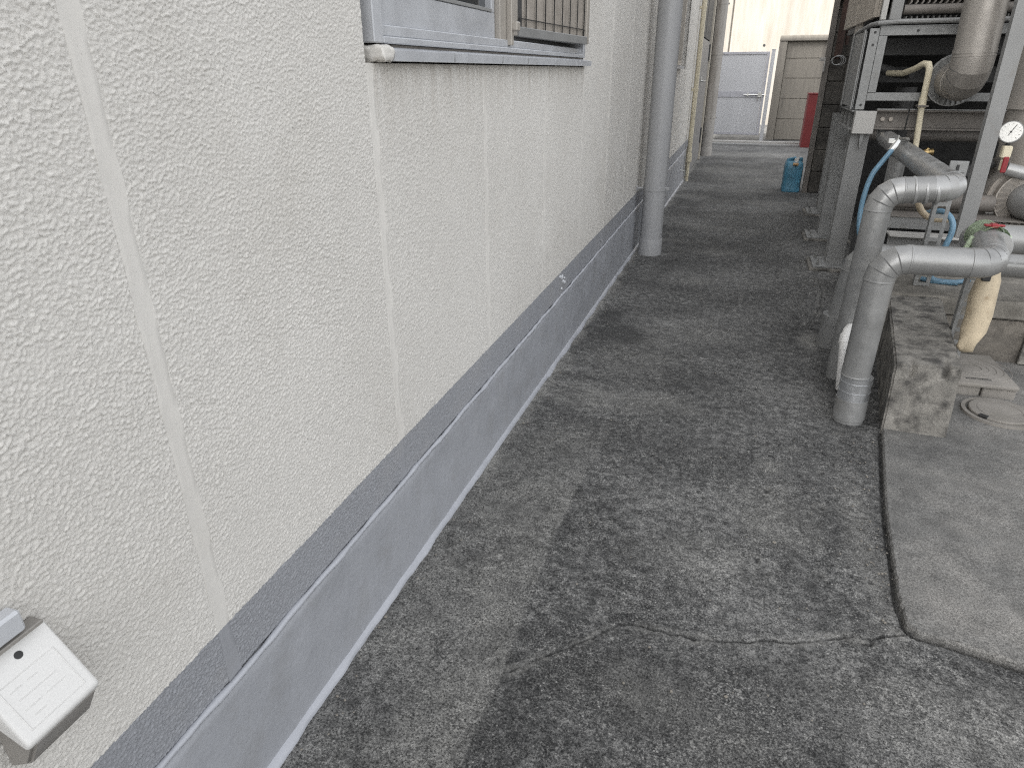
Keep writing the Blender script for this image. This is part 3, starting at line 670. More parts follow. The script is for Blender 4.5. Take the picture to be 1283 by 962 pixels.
e = empty('gate_track', (.3, 14.75, gz(14.75)), 'low pale steel gate rail across the end of the alley', 'rail')
MB().box(-2.5, 2.6, 14.86, 14.98, gz(14.9)-.05, gz(14.9)+.055, .006).build('kerb', M_steel_l, e)
MB().box(-2.5, 2.6, 14.60, 14.78, gz(14.7)-.05, gz(14.7)+.018, .004).build('lower_rail', M_steel, e)

pw = empty('precast_wall', (1.6, 16.2, gz(16.2)), 'stained precast concrete panel wall right of the gate', 'wall')
zs = [gz(16.2)+.0, .19, .57, .945, 1.32, 1.66]
zs = [-.23, .18, .58, .965, 1.335, 1.65]
px = [.60, 2.45, 4.3]
for xa, xb in zip(px[:-1], px[1:]):
    for a, b in zip(zs[:-1], zs[1:]):
        MB().box(xa+.012, xb-.16, 16.2, 16.26, a+.006, b-.006, .006).build('concrete_panel', M_pcw, pw)
MB().box(px[0]-.02, px[-1]-.02, 16.215, 16.245, -.3, 1.65).build('core', M_pcw, pw)
for xa in px: MB().box(xa-.15, xa+.0, 16.12, 16.30, gz(16.2)-.1, 1.65, .008).build('post', M_pcw, pw)
MB().box(px[0]-.15, px[-1], 16.10, 16.32, 1.652, 1.76, .01).build('coping', M_pcw, pw)

fw = empty('far_wall', (0, 22, gz(22)), 'tall sunlit board marked concrete wall beyond the gate', 'wall')
xj = [-12, -8.5, -5.0, -2.5, -.78, -.02+.02, 3.6, 7.2, 10.8, 14]
xj = [-12, -8.4, -4.6, -.72, 3.0, 6.8, 10.6, 14.4]
for a, b in zip(xj[:-1], xj[1:]):
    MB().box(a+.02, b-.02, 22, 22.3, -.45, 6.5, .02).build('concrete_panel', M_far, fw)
    for ix in (.25, .75):
        for z in (.9, 1.75, 3.0):
            x = a+(b-a)*ix; MB().cyl((x, 21.995, z), (x, 22.02, z), .035, 10).build('tie_hole', M_dark, fw)
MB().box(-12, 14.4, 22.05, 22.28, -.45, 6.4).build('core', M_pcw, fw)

e = empty('red_cabinet', (1.17, 14.2, gz(14.2)), 'tall dark red metal box standing beside the block wall near the gate', 'box')
MB().box(1.04, 1.42, 14.35, 14.75, gz(14.5)-.02, .72, .01).build('body', M_red, e)
MB().box(1.03, 1.43, 14.34, 14.76, .721, .735, .004).build('lid', M_red, e)

# block wall on the right of the alley
bw = empty('block_wall', (1.3, 8.3, gz(8.3)), 'dark mossy concrete block wall end standing behind the steel frame', 'wall')
BY = 8.28; z0 = gz(8.3)
rows = [z0+i*.226 for i in range(0, 13)]
for i, z in enumerate(rows):
    xs = [.745, .90, 1.30, 1.70, 2.10, 2.5] if i % 2 else [.745, 1.10, 1.50, 1.90, 2.3, 2.7]
    for a, b in zip(xs[:-1], xs[1:]):
        j = random.uniform(-.003, .003)
        MB().box(a+.005, b-.005, BY+j, BY+.19, z+.005, z+.221, .005).build('concrete_block', M_block, bw)
MB().box(.75, 2.69, BY+.012, BY+.18, z0-.05, rows[-1]+.2).build('mortar_core', M_block, bw)
e = empty('corner_strip', (.72, 8.25, gz(8.25)), 'narrow grey steel edge strip up the front corner of the dark block wall', 'edge strip')
mb = MB(); mb.prism([(.690, 8.255), (.742, 8.255), (.742, 8.275), (.715, 8.30), (.690, 8.30)], 'z', gz(8.25)-.02, 2.9); mb.build('strip', M_beam, e)
tag(e)
MB().box(.688, .70, 8.23, 8.26, 1.10, 1.22, .003).build('bracket', M_steel_l, e)
MB().box(.64, .70, 8.235, 8.25, 1.205, 1.235, .003).build('hook', M_steel_l, e)
e = empty('rusty_pipe', (.80, 8.2, 1.2), 'rusty dark pipe hanging down the front of the block wall', 'pipe')
mb = MB(); mb.tube([(.80, 8.20, 1.22), (.80, 8.20, 2.9)], .035, 12); mb.build('pipe', M_rust, e, smooth=True)
mb = MB(); mb.tube([(.865, 8.22, 1.35), (.865, 8.22, 2.9)], .018, 8); mb.build('side_pipe', M_rust, e, smooth=True)
MB().box(.74, .92, 8.17, 8.27, 1.75, 1.79, .004).build('clamp', M_dark2, e)
e = empty('wire_coil', (.81, 8.17, 1.2), 'loose coil of grey cable hung below the rusty pipe', 'cable')
mb = MB()
for k2, (rr, dx) in enumerate(((.055, 0), (.062, .012), (.05, -.01))):
    mb.tube([(.805+dx+rr*math.cos(a), 8.155+.008*k2, 1.205+rr*.75*math.sin(a)) for a in [i*2*math.pi/18 for i in range(19)]], .005, 6, False)
mb.build('coil', M_galv, e, smooth=True)

# jerry can
jc = empty('jerry_can', (.575, 8.36, gz(8.35)), 'scuffed blue plastic jerry can on the ground against the block wall', 'jerry can')
cx, cy, zg = .575, 8.40, gz(8.35); hw, hd, hh = .098, .15, .335
prof = [(0, .90), (.015, 1.0), (.12, 1.0), (.17, .985), (.5, 1.0), (.80, .99), (.90, .93), (.97, .80)]
mb = MB(); bm = mb.bm; prev = None
for t, s in prof:
    ring = []
    for i in range(32):
        a = 2*math.pi*i/32; cc, ss = math.cos(a), math.sin(a)
        ex = .32
        x = math.copysign(abs(cc)**ex, cc)*hw*s; y = math.copysign(abs(ss)**ex, ss)*hd*s
        rib = 1-.02*(abs(math.sin(t*30)) if .15 < t < .8 else 0)
        ring.append(bm.verts.new((cx+x*rib, cy+y*rib, zg+t*hh)))
    if prev:
        for i in range(32): bm.faces.new((prev[i], prev[(i+1) % 32], ring[(i+1) % 32], ring[i]))
    else: bm.faces.new(ring[::-1])
    prev = ring
bm.faces.new(prev); mb.build('body', M_blue, jc, smooth=True, ang=50)
mb = MB(); mb.tube([(cx-.07, cy-.03, zg+hh*.95), (cx-.065, cy-.03, zg+hh*1.0), (cx-.03, cy-.02, zg+hh*1.02), (cx+.0, cy+.02, zg+hh*1.04), (cx, cy+.08, zg+hh*.95)], .018, 10); mb.build('handle', M_blue, jc, smooth=True)
mb = MB(); mb.tube([(cx+.065, cy-.05, zg+hh*.93), (cx+.065, cy-.045, zg+hh*1.04), (cx+.06, cy+.05, zg+hh*1.02), (cx+.05, cy+.1, zg+hh*.93)], .017, 10); mb.build('handle', M_blue, jc, smooth=True)
mb = MB(); mb.cyl((cx-.02, cy-.152, zg+hh*.90), (cx+.035, cy-.152, zg+hh*.90), .016, 12); mb.build('spout', M_stub, jc, smooth=True)
mb = MB(); mb.cyl((cx+.015, cy-.10, zg+hh*.95), (cx+.015, cy-.10, zg+hh*1.07), .024, 14); mb.build('cap', M_face, jc, smooth=True)

# ================================================================ COOLING UNIT ON STEEL FRAME
cu = empty('cooling_unit', (1.6, 4.8, gz(4.8)), 'large grey cooling unit raised on a bolted steel frame at the right', 'cooling unit')
def bolt(mb, x, y, z, h=.03, r=.008):
    mb.cyl((x, y, z), (x, y, z+h), r*.6, 8); mb.cyl((x, y, z+.004), (x, y, z+.014), r*1.5, 6)
def post(x, y, wx=.105, wy=.11, ztop=.775, label=None):
    g = gz(y)
    mb = MB(); t = .008
    mb.box(x-wx/2, x+wx/2, y, y+t, g+.03, ztop, .001); mb.box(x-wx/2, x+wx/2, y+wy-t, y+wy, g+.03, ztop, .001); mb.box(x-wx/2+.012, x-wx/2+.022, y+t, y+wy-t, g+.03, ztop)
    o = mb.build('post', M_steel, cu)
    mb = MB(); mb.box(x-.135, x+.14, y-.09, y+wy+.07, g+.018, g+.032, .002); mb.build('base_plate', M_galv, cu)
    mb = MB(); mb.box(x-.155, x+.18, y-.11, y+wy+.09, g-.01, g+.018, .006); mb.build('mortar_bed', M_conc, cu)
    mb = MB()
    for bx in (x-.105, x+.11):
        for by in (y-.05, y+wy+.03): bolt(mb, bx, by, g+.032)
    mb.build('anchor_bolts', M_chrome, cu)
for (x, y) in ((.672, 4.76), (.70, 5.72), (.78, 6.86), (2.2, 4.76), (2.2, 6.0)): post(x, y)
# end box of the beam
mb = MB(); mb.box(.615, .73, 4.70, 4.755, .772, .898, .002); mb.build('end_plate', M_steel_l, cu)
mb = MB(); mb.prism([(.665, .77), (.69, .77), (.675, .68)], 'y', 4.725, 4.755); mb.build('gusset', M_steel, cu)
# front channel: web with flanges, bolts
mb = MB(); mb.box(.735, 3.2, 4.80, 4.808, .806, .894); mb.box(.735, 3.2, 4.75, 4.808, .895, .905, .001); mb.box(.735, 3.2, 4.75, 4.808, .795, .805, .001); mb.build('front_beam', M_beam, cu)
mb = MB()
for x in (.78, .825): mb.cyl((x, 4.80, .852), (x, 4.785, .852), .013, 6)
mb.build('beam_bolts', M_slat, cu)
mb = MB(); mb.box(.735, 3.2, 4.744, 4.75, .905, .911); mb.build('beam_edge_strip', M_galv, cu)
# side channel along the alley, with stiffener fins
mb = MB(); mb.box(.66, .668, 4.76, 5.3, .80, .89); mb.box(.60, .668, 4.76, 5.3, .891, .899, .001); mb.box(.60, .668, 4.76, 5.3, .79, .799, .001)
mb.build('side_beam', M_steel, cu)
for y in (4.90, 5.09, 5.29): MB().prism([(.605, .80), (.659, .80), (.659, .89), (.605, .89)], 'y', y, y+.008).build('stiffener', M_steel, cu)
# galvanised chassis
MB().box(.664, 3.2, 4.757, 4.80, .953, .998, .002).build('lower_rail', M_galv, cu)
MB().box(.664, 3.2, 4.757, 4.80, 1.297, 1.348, .002).build('upper_rail', M_galv, cu)
MB().box(.664, .709, 4.753, 4.80, .9985, 1.2965, .002).build('corner_upright', M_galv, cu)
mb = MB(); mb.box(.612, .662, 4.750, 4.756, .905, 1.335, .001); mb.build('corner_plate', M_galv, cu)
mb = MB()
for z in (1.315, 1.25, .93): mb.cyl((.64, 4.752, z), (.64, 4.747, z), .007, 8)
mb.cyl((.86, 4.759, 1.32), (.86, 4.753, 1.32), .007, 8)
mb.build('screw_heads', M_ink, cu)
for y in (4.76, 5.03): MB().box(.596, .602, y+.004, y+.262, .915, 1.32, .002).build('side_sheet', M_galv, cu)
MB().box(.655, .663, 5.5, 5.86, 1.04, 1.52, .002).build('rear_side_sheet', M_louv, cu)
MB().box(.66, .70, 5.45, 5.49, .8, 1.42, .002).build('rear_upright', M_dark2, cu)
for y in (4.77, 5.26): MB().box(.588, .5955, y, y+.04, .905, 1.33, .001).build('side_strap', M_steel, cu)
mb = MB(); mb.tube([(.61, 5.32, 1.33), (.606, 5.2, 1.335), (.615, 4.80, 1.352), (.65, 4.735, 1.360), (.75, 4.735, 1.366), (3.2, 4.735, 1.372)], .013, 10); mb.build('conduit_rail', M_steel, cu, smooth=True)
# upper body
MB().box(.70, .76, 4.765, 4.80, 1.378, 2.6, .002).build('body_post', M_steel, cu)
MB().box(.655, .685, 4.775, 4.81, 1.378, 2.6, .002).build('body_post', M_steel_l, cu)
mb = MB()
for i in range(17):
    y = 4.86+i*.09; mb.prism([(.648, y), (.648, y+.03), (.632, y+.045), (.632, y+.075), (.648, y+.09), (.66, y+.09), (.66, y)], 'z', 1.40, 2.6)
mb.build('ribbed_side_panel', M_louv, cu)
mb = MB(); mb.tube([(.77, 4.80, 1.428), (3.2, 4.80, 1.428)], .025, 12); mb.build('coil_rail', M_beam, cu, smooth=True)
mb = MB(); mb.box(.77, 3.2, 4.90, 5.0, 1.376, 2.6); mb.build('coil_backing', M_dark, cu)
for i in range(52):       # wavy cooling fins standing side by side
    x = .79+i*.030; mb = MB(); bm = mb.bm; prev = None
    for kk in range(26):
        z = 1.455+kk*.012; dx = .009*math.sin(kk*1.25); a = bm.verts.new((x+dx, 4.80, z)); b = bm.verts.new((x+dx+.009, 4.80, z)); c2 = bm.verts.new((x+dx+.009, 4.89, z)); d2 = bm.verts.new((x+dx, 4.89, z))
        row = (a, b, c2, d2)
        if prev:
            for q in range(4): bm.faces.new((prev[q], prev[(q+1) % 4], row[(q+1) % 4], row[q]))
        prev = row
    bm.faces.new(prev)
    mb.build('cooling_fin', M_beam, cu)
for i in range(56):
    x = .79+i*.028; MB().box(x, x+.009, 4.82, 4.88, 1.378, 1.398, .002).build('fin_tip', M_steel, cu)
# interior, its shade put into dark colours: casing, cross beams, pipes
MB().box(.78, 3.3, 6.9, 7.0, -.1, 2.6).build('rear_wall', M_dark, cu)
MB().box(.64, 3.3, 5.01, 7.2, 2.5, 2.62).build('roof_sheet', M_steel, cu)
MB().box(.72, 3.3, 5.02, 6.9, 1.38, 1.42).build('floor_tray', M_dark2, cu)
MB().box(3.25, 3.3, 4.8, 6.9, .9, 2.6).build('side_casing', M_steel, cu)
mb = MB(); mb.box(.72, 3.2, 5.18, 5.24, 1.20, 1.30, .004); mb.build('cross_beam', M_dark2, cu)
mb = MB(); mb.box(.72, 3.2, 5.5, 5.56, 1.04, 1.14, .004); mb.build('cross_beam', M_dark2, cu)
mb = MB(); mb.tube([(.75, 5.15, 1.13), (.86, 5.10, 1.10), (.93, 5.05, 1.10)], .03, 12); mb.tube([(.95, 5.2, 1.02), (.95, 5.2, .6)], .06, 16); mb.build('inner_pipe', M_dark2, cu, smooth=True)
mb = MB(); mb.tube([(.72, 5.6, .70), (3.2, 5.6, .70)], .035, 14); mb.build('low_pipe', M_beam, cu, smooth=True)
mb = MB(); mb.cyl((.90, 4.72, .95), (.90, 4.72, .30), .004, 6); mb.build('earth_wire', M_ink, cu)

# cream overflow pipe in front of the unit
e = empty('overflow_pipe', (.97, 4.70, .68), 'cream plastic pipe bending out of the cooling unit and running down', 'pipe')
mb = MB(); mb.tube([(.80, 5.05, 1.10), (.86, 4.92, 1.10), (.90, 4.82, 1.125), (.925, 4.75, 1.15), (.943, 4.715, 1.147), (.950, 4.70, 1.125), (.952, 4.70, 1.09), (.955, 4.70, .97)], .0175, 14); mb.build('bend', M_cream, e, smooth=True)
mb = MB(); mb.tube([(.955, 4.70, .975), (.956, 4.70, .92)], .021, 14); mb.build('coupling', M_cream, e, smooth=True)
mb = MB(); mb.tube([(.956, 4.70, .93), (.978, 4.70, .66)], .0165, 14); mb.build('lower_run', M_cream, e, smooth=True)
mb = MB(); mb.tube([(.945, 4.70, .675), (.985, 4.70, .675), (1.02, 4.69, .675), (1.07, 4.70, .68)], .016, 10, True, [.02, .016, .018, .02]); mb.tube([(1.03, 4.69, .68), (1.045, 4.69, .70)], .012, 8); mb.build('brass_fitting', M_brass, e, smooth=True)
MB().box(.930, .985, 4.665, 4.735, .925, .935, .001).build('clamp', M_beam, e)

# ---------------------------------------------------------------- clad pipes
def fillet(pts, rb, n):
    """split a polyline in straight runs and elbow point lists"""
    pts = [Vector(p) for p in pts]; out = []; cur = pts[0]
    for i in range(1, len(pts)-1):
        a = (pts[i]-pts[i-1]).normalized(); b = (pts[i+1]-pts[i]).normalized()
        th = a.angle(b); d = rb*math.tan(th/2)
        p0 = pts[i]-a*d; p1 = pts[i]+b*d
        out.append(('run', [cur, p0]))
        nrm = a.cross(b).normalized(); cen = p0+(nrm.cross(a))*rb
        arc = [cen+Matrix.Rotation(th*k/n, 3, nrm) @ (p0-cen) for k in range(n+1)]
        arc = [p0-a*.0015, p0]+arc[1:-1]+[p1, p1+b*.0015]
        out.append(('elbow', arc)); cur = p1
    out.append(('run', [cur, pts[-1]])); return out
def clad(parent, pts, r, rb, n, mt, emat=None, seam=True):
    for kind, pl in fillet(pts, rb, n):
        if (pl[-1]-pl[0]).length < .004: continue
        if kind == 'run':
            mb = MB(); mb.tube(pl, r, 28); d = (pl[1]-pl[0]).normalized()
            o = mb.build('pipe_run', mt, parent, smooth=True)
            if seam:
                L = (pl[1]-pl[0]).length
                for q in ((0, 1) if L > .1 else (0,)):
                    mb = MB(); c = pl[q]+d*(.004 if q == 0 else -.004); mb.tube([c-d*.004, c-d*.002, c+d*.002, c+d*.004], r, 28, True, [r*1.0, r*1.035, r*1.035, r*1.0])
                    mb.build('seam_band', mt, o, smooth=True)
        else:
            mb = MB(); mb.tube(pl, r*1.012, 28); mt2 = emat or mt
            o = mb.build('elbow', mt2, parent, smooth=True, ang=14)
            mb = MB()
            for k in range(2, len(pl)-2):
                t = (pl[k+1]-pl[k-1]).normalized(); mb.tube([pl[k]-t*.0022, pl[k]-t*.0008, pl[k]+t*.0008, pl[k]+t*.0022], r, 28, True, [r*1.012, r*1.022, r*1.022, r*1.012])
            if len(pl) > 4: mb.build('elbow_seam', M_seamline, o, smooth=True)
# A: front pipe out of the ground
e = empty('clad_pipe', (.49, 2.42, gz(2.4)), 'grey clad pipe rising in front of the concrete pedestal with bright silver foot', 'pipe')
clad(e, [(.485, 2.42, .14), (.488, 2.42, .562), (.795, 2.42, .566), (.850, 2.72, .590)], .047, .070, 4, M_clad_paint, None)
mb = MB(); mb.tube([(.492, 2.42, .055), (.492, 2.42, .140)], .052, 28); mb.build('silver_sleeve', M_bright, e, smooth=True)
mb = MB(); mb.tube([(.492, 2.42, .085), (.492, 2.42, .088)], .0535, 28); mb.tube([(.492, 2.42, .120), (.492, 2.42, .123)], .0535, 28); mb.build('sleeve_seam', M_bright, e, smooth=True)
mb = MB(); mb.tube([(.493, 2.42, gz(2.4)-.005), (.493, 2.42, gz(2.4)+.012), (.493, 2.42, gz(2.4)+.014), (.492, 2.42, .056)], .053, 28, True, [.051, .051, .054, .053]); mb.build('foot_sleeve', M_clad, e, smooth=True)
# small white drain beside its foot
e = empty('white_drain', (.46, 2.72, gz(2.7)), 'short dirty white plastic drain elbow between the two grey pipe feet', 'pipe')
mb = MB(); mb.tube([(.50, 2.78, .195), (.485, 2.74, .192), (.476, 2.70, .175), (.476, 2.68, .14), (.495, 2.68, -.03)], .018, 16); mb.build('pipe', M_white, e, smooth=True)
mb = MB(); mb.tube([(.480, 2.72, .182), (.475, 2.69, .155)], .0215, 16); mb.build('collar', M_white, e, smooth=True)
# T: tall pipe
e = empty('clad_pipe', (.50, 2.83, gz(2.8)), 'tallest clad pipe, bending right and then back under the cooling unit', 'pipe')
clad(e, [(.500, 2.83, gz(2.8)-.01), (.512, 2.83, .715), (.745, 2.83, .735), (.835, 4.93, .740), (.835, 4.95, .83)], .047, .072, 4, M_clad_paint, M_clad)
mb = MB()
for xx in (.615, .65, .685): mb.tube([(xx-.006, 2.83, .722), (xx-.003, 2.83, .7225), (xx+.003, 2.83, .723), (xx+.006, 2.83, .7235)], .05, 28, True, [.047, .0495, .0495, .047])
mb.build('lap_bands', M_clad, e, smooth=True)
mb = MB(); mb.tube([(.80, 4.2, .70), (.80, 4.2, .30)], .042, 22); mb.build('dropper', M_clad_paint, e, smooth=True)
# C: low pipe behind
e = empty('clad_pipe', (.51, 3.22, gz(3.2)), 'low clad pipe with a wide ground collar, running right behind the front pipe', 'pipe')
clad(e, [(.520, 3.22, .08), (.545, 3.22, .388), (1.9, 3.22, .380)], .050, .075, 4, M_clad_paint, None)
mb = MB(); mb.tube([(.510, 3.22, gz(3.2)-.01), (.516, 3.22, .105), (.516, 3.22, .1055)], .062, 28, True, [.064, .064, .052]); mb.build('ground_collar', M_clad_paint, e, smooth=True)
# B: header joining from behind
e = empty('clad_pipe', (.9, 2.75, .5), 'short clad header pipe leaving right from the green taped valve', 'pipe')
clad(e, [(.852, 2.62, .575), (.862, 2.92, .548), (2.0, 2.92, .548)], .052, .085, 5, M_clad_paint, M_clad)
# taped red valve on top of the joint
e = empty('taped_valve', (.86, 2.72, .63), 'red valve handle bound with pale green tape on top of the pipe joint', 'valve')
mb = MB()
for (yy, tl, dxx) in ((2.66, .3, 0), (2.675, -.25, .004), (2.69, .1, .008), (2.735, -.2, .0), (2.75, .25, .004), (2.645, .5, .006), (2.70, -.5, .007), (2.72, .45, .005)):
    pts = []
    for i in range(13):
        a = math.pi*(-.12+1.24*i/12); pts.append((.851+.0555*math.cos(a), yy+tl*.035*math.cos(a), .585+.0555*math.sin(a)))
    bm = mb.bm; prev = None
    for p in pts:
        v0 = bm.verts.new(p); v1 = bm.verts.new((p[0], p[1]+.030, p[2])); 
        if prev: bm.faces.new((prev[0], v0, v1, prev[1]))
        prev = (v0, v1)
bmesh.ops.solidify(mb.bm, geom=mb.bm.faces[:], thickness=.002)
mb.build('tape', M_tape, e, smooth=True, ang=50)
mb = MB(); mb.tube([(.905, 2.70, .60), (.917, 2.695, .57), (.922, 2.70, .545)], .008, 6, True, [.012, .009, .004]); mb.tube([(.798, 2.67, .60), (.785, 2.665, .56), (.775, 2.66, .535)], .009, 6, True, [.013, .012, .007]); mb.build('tape_end', M_tape, e, smooth=True)
mb = MB(); mb.cyl((.845, 2.67, .60), (.845, 2.67, .642), .008, 10); mb.build('stem', M_dark2, e, smooth=True)
mb = MB(); mb.box(.815, .878, 2.655, 2.675, .638, .645, .003, rot=.15); mb.box(.833, .858, 2.65, 2.68, .634, .648, .004); mb.build('handle', M_redv, e)
# hanging yellowed wrap
e = empty('wrapped_stub', (.86, 2.62, .2), 'yellowed cloth wrapped pipe end hanging below the pipe joint', 'pipe')
mb = MB(); mb.tube([(.862, 2.65, .545), (.862, 2.645, .50), (.868, 2.64, .46), (.866, 2.635, .40), (.868, 2.63, .34), (.866, 2.625, .28), (.858, 2.62, .235), (.850, 2.615, .212), (.846, 2.61, .203)], .04, 18, True, [.028, .034, .036, .040, .038, .037, .031, .025, .010])
for v in mb.bm.verts:
    v.co.x += .004*math.sin(v.co.z*75+v.co.y*130); v.co.y += .005*math.sin(v.co.z*58+v.co.x*150)
mb.build('wrap', M_foam, e, smooth=True, ang=80)
MB().box(.835, .862, 2.596, 2.607, .465, .50, .003).build('tear', M_ink, e)

# perforated channel supports
def channel(name, x, y, z0, z1, wd, label, dx=0):
    e = empty(name, (x, y, z0), label, 'bracket post', 'perforated channel supports')
    mb = MB()
    mb.box(x-wd/2, x-wd/2+wd*.24, y, y+.003, z0, z1); mb.box(x+wd/2-wd*.24, x+wd/2, y, y+.003, z0, z1)
    z = z0; 
    while z < z1-.01:
        mb.box(x-wd*.26-.0005, x+wd*.26+.0005, y+.0002, y+.0028, z, min(z+.016, z1)); z += .050
    mb.box(x-wd/2-.001, x-wd/2+.002, y+.0005, y+.028, z0, z1); mb.box(x+wd/2-.002, x+wd/2+.001, y+.0005, y+.028, z0, z1)
    mb.build('channel', M_galv, e)
    MB().box(x-wd*.8, x+wd*.8, y-.006, y+.06, z1-.004, z1+.002, .001).build('top_plate', M_galv, e)
    return e
channel('channel_support', .872, 2.78, gz(2.8)+.01, .515, .050, 'slotted galvanised channel standing behind the yellowed wrap')
channel('channel_support', .845, 3.33, .24, .735, .062, 'slotted galvanised channel holding up the tall bent pipe')
e = empty('support_clip', (.87, 3.33, .73), 'bent galvanised bracket plate at the head of the rear slotted channel', 'bracket')
mb = MB(); mb.box(.835, .905, 3.34, 3.346, .715, .775, .002); mb.build('plate', M_galv, e)
MB().box(.862, .872, 3.334, 3.3395, .735, .76).build('slot', M_ink, e)

# hoses
e = empty('blue_hose', (.63, 3.9, .2), 'faded blue rubber hose looping down from a small tap', 'hose')
mb = MB()
pts = [(.715, 3.92, .765), (.70, 3.90, .745), (.672, 3.89, .70), (.640, 3.88, .64), (.624, 3.87, .56), (.620, 3.86, .46), (.632, 3.84, .36), (.668, 3.82, .275), (.72, 3.80, .25)]
def smooth_pts(P, k=5):
    P = [Vector(p) for p in P]; out = []
    for i in range(len(P)-1):
        p0 = P[max(0, i-1)]; p1 = P[i]; p2 = P[i+1]; p3 = P[min(len(P)-1, i+2)]
        for j in range(k):
            t = j/k; out.append(.5*((2*p1)+(p2-p0)*t+(2*p0-5*p1+4*p2-p3)*t*t+(3*p1-p0-3*p2+p3)*t**3))
    out.append(P[-1]); return out
mb.tube(smooth_pts(pts), .0125, 12); mb.build('hose', M_bluehose, e, smooth=True)
mb = MB(); mb.tube([(.735, 3.94, .80), (.72, 3.925, .775), (.705, 3.91, .752)], .012, 10, True, [.012, .016, .016]); mb.build('hose_clip', M_chrome, e, smooth=True)
e = empty('small_tap', (.75, 4.0, .8), 'small nickel tap on the side of the bent pipe above the blue hose', 'tap')
mb = MB(); mb.tube([(.79, 4.02, .80), (.745, 3.98, .80), (.735, 3.95, .795)], .012, 10); mb.tube([(.735, 3.95, .795), (.70, 3.95, .795)], .010, 10); mb.build('body', M_chrome, e, smooth=True)
mb = MB(); mb.cyl((.735, 3.96, .80), (.735, 3.96, .825), .005, 8); mb.box(.69, .72, 3.94, 3.96, .785, .81, .003); mb.build('lever', M_chrome, e)
e = empty('blue_hose', (.9, 3.4, .2), 'faded blue rubber hose curving down beside the slotted channel', 'hose')
mb = MB(); mb.tube(smooth_pts([(.84, 3.55, .52), (.885, 3.48, .545), (.918, 3.44, .525), (.932, 3.42, .48), (.920, 3.41, .41), (.895, 3.40, .32), (.90, 3.40, .255), (1.0, 3.38, .252)]), .0125, 12); mb.build('hose', M_bluehose, e, smooth=True)
e = empty('blue_hose', (.8, 3.3, .24), 'blue hose lying along the top of the concrete footing', 'hose')
mb = MB(); mb.tube(smooth_pts([(.86, 3.42, .25), (.90, 3.40, .247), (.95, 3.385, .25), (1.0, 3.40, .25), (1.06, 3.45, .25)]), .011, 12); mb.build('hose', M_bluehose, e, smooth=True)
e = empty('beige_hose', (.84, 3.5, .45), 'short beige hose sagging under the tall bent pipe', 'hose')
mb = MB(); mb.tube(smooth_pts([(.76, 3.5, .64), (.785, 3.5, .585), (.815, 3.5, .535), (.86, 3.5, .508), (.93, 3.52, .502)]), .014, 12); mb.build('hose', M_beigehose, e, smooth=True)

# steel base tank behind the pipes
e = empty('pump_skid', (1.5, 3.8, .23), 'long grey steel skid with pale flanged edge behind the pipes', 'base frame')
MB().box(.74, 2.6, 3.69, 3.70, .19, .385, .001).build('web', M_steel, e)
MB().box(.735, 2.6, 3.64, 3.74, .386, .397, .002).build('top_flange', M_steel_l, e)
MB().box(.74, 1.02, 3.80, 3.81, .398, .455, .001).build('upper_web', M_steel, e)
MB().box(.74, 2.6, 3.79, 4.4, .456, .462, .001).build('top_plate', M_beam, e)
MB().box(.735, 2.6, 3.66, 3.74, .178, .189, .002).build('bottom_flange', M_steel, e)
MB().box(.70, 2.6, 4.41, 4.45, -.05, .46).build('rear_skirt', M_dark2, e)
mb = MB(); mb.tube([(.74, 3.95, .515), (1.22, 3.95, .515)], .04, 22); mb.build('side_pipe', M_beam, e, smooth=True)
# leaning grey flat post in front of the unit
e = empty('angle_post', (1.06, 3.69, .40), 'plain grey steel angle post standing on the skid flange', 'post')
mb = MB(); mb.prism([(1.016, 3.655), (1.080, 3.655), (1.080, 3.661), (1.022, 3.661), (1.022, 3.700), (1.016, 3.700)], 'z', .398, 2.4); 
for v in mb.bm.verts: v.co.x -= .012*(v.co.z-.398)
mb.build('angle', M_steel, e)

# great supply duct with flange disc
e = empty('supply_duct', (1.06, 4.42, 1.05), 'thick warm grey clad duct dropping down and turning into the cooling unit', 'duct')
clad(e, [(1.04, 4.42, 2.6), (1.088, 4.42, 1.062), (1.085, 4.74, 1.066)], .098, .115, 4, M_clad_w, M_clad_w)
mb = MB(); mb.tube([(1.0835, 4.42, 1.195), (1.083, 4.42, 1.215)], .1005, 28); mb.build('lap_band', M_clad_w, e, smooth=True)
def disc(parent, c, axis, r, depth, rin, mt, teeth=28):
    c = Vector(c); ax = Vector(axis).normalized()
    mb = MB(); mb.tube([c, c+ax*depth*.12, c+ax*depth*.85, c+ax*depth], r, 40, True, [r*.97, r, r, r*.985]); o = mb.build('flange_disc', mt, parent, smooth=True)
    ref = Vector((0, 0, 1)); u = ax.cross(ref).normalized(); v = ax.cross(u)
    f0 = c+ax*depth
    for i in range(teeth):
        a0 = 2*math.pi*i/teeth; a1 = 2*math.pi*(i+.90)/teeth
        mb = MB(); bm = mb.bm; t = .006
        def P(a, rr, h): return f0+(u*math.cos(a)+v*math.sin(a))*rr+ax*h
        A = [P(a0, rin, .010), P(a1, rin, .004), P(a1, r*.94, .001), P(a0, r*.94, .012)]
        B = [p-ax*t for p in A]
        va = [bm.verts.new(p) for p in A]; vb = [bm.verts.new(p) for p in B]
        bm.faces.new(va); bm.faces.new(vb[::-1])
        for q in range(4): bm.faces.new((va[q], vb[q], vb[(q+1) % 4], va[(q+1) % 4]))
        mb.build('cut_tab', mt, o)
disc(e, (1.092, 4.735, 1.066), (-.12, -1, 0), .138, .040, .088, M_galv, 30)
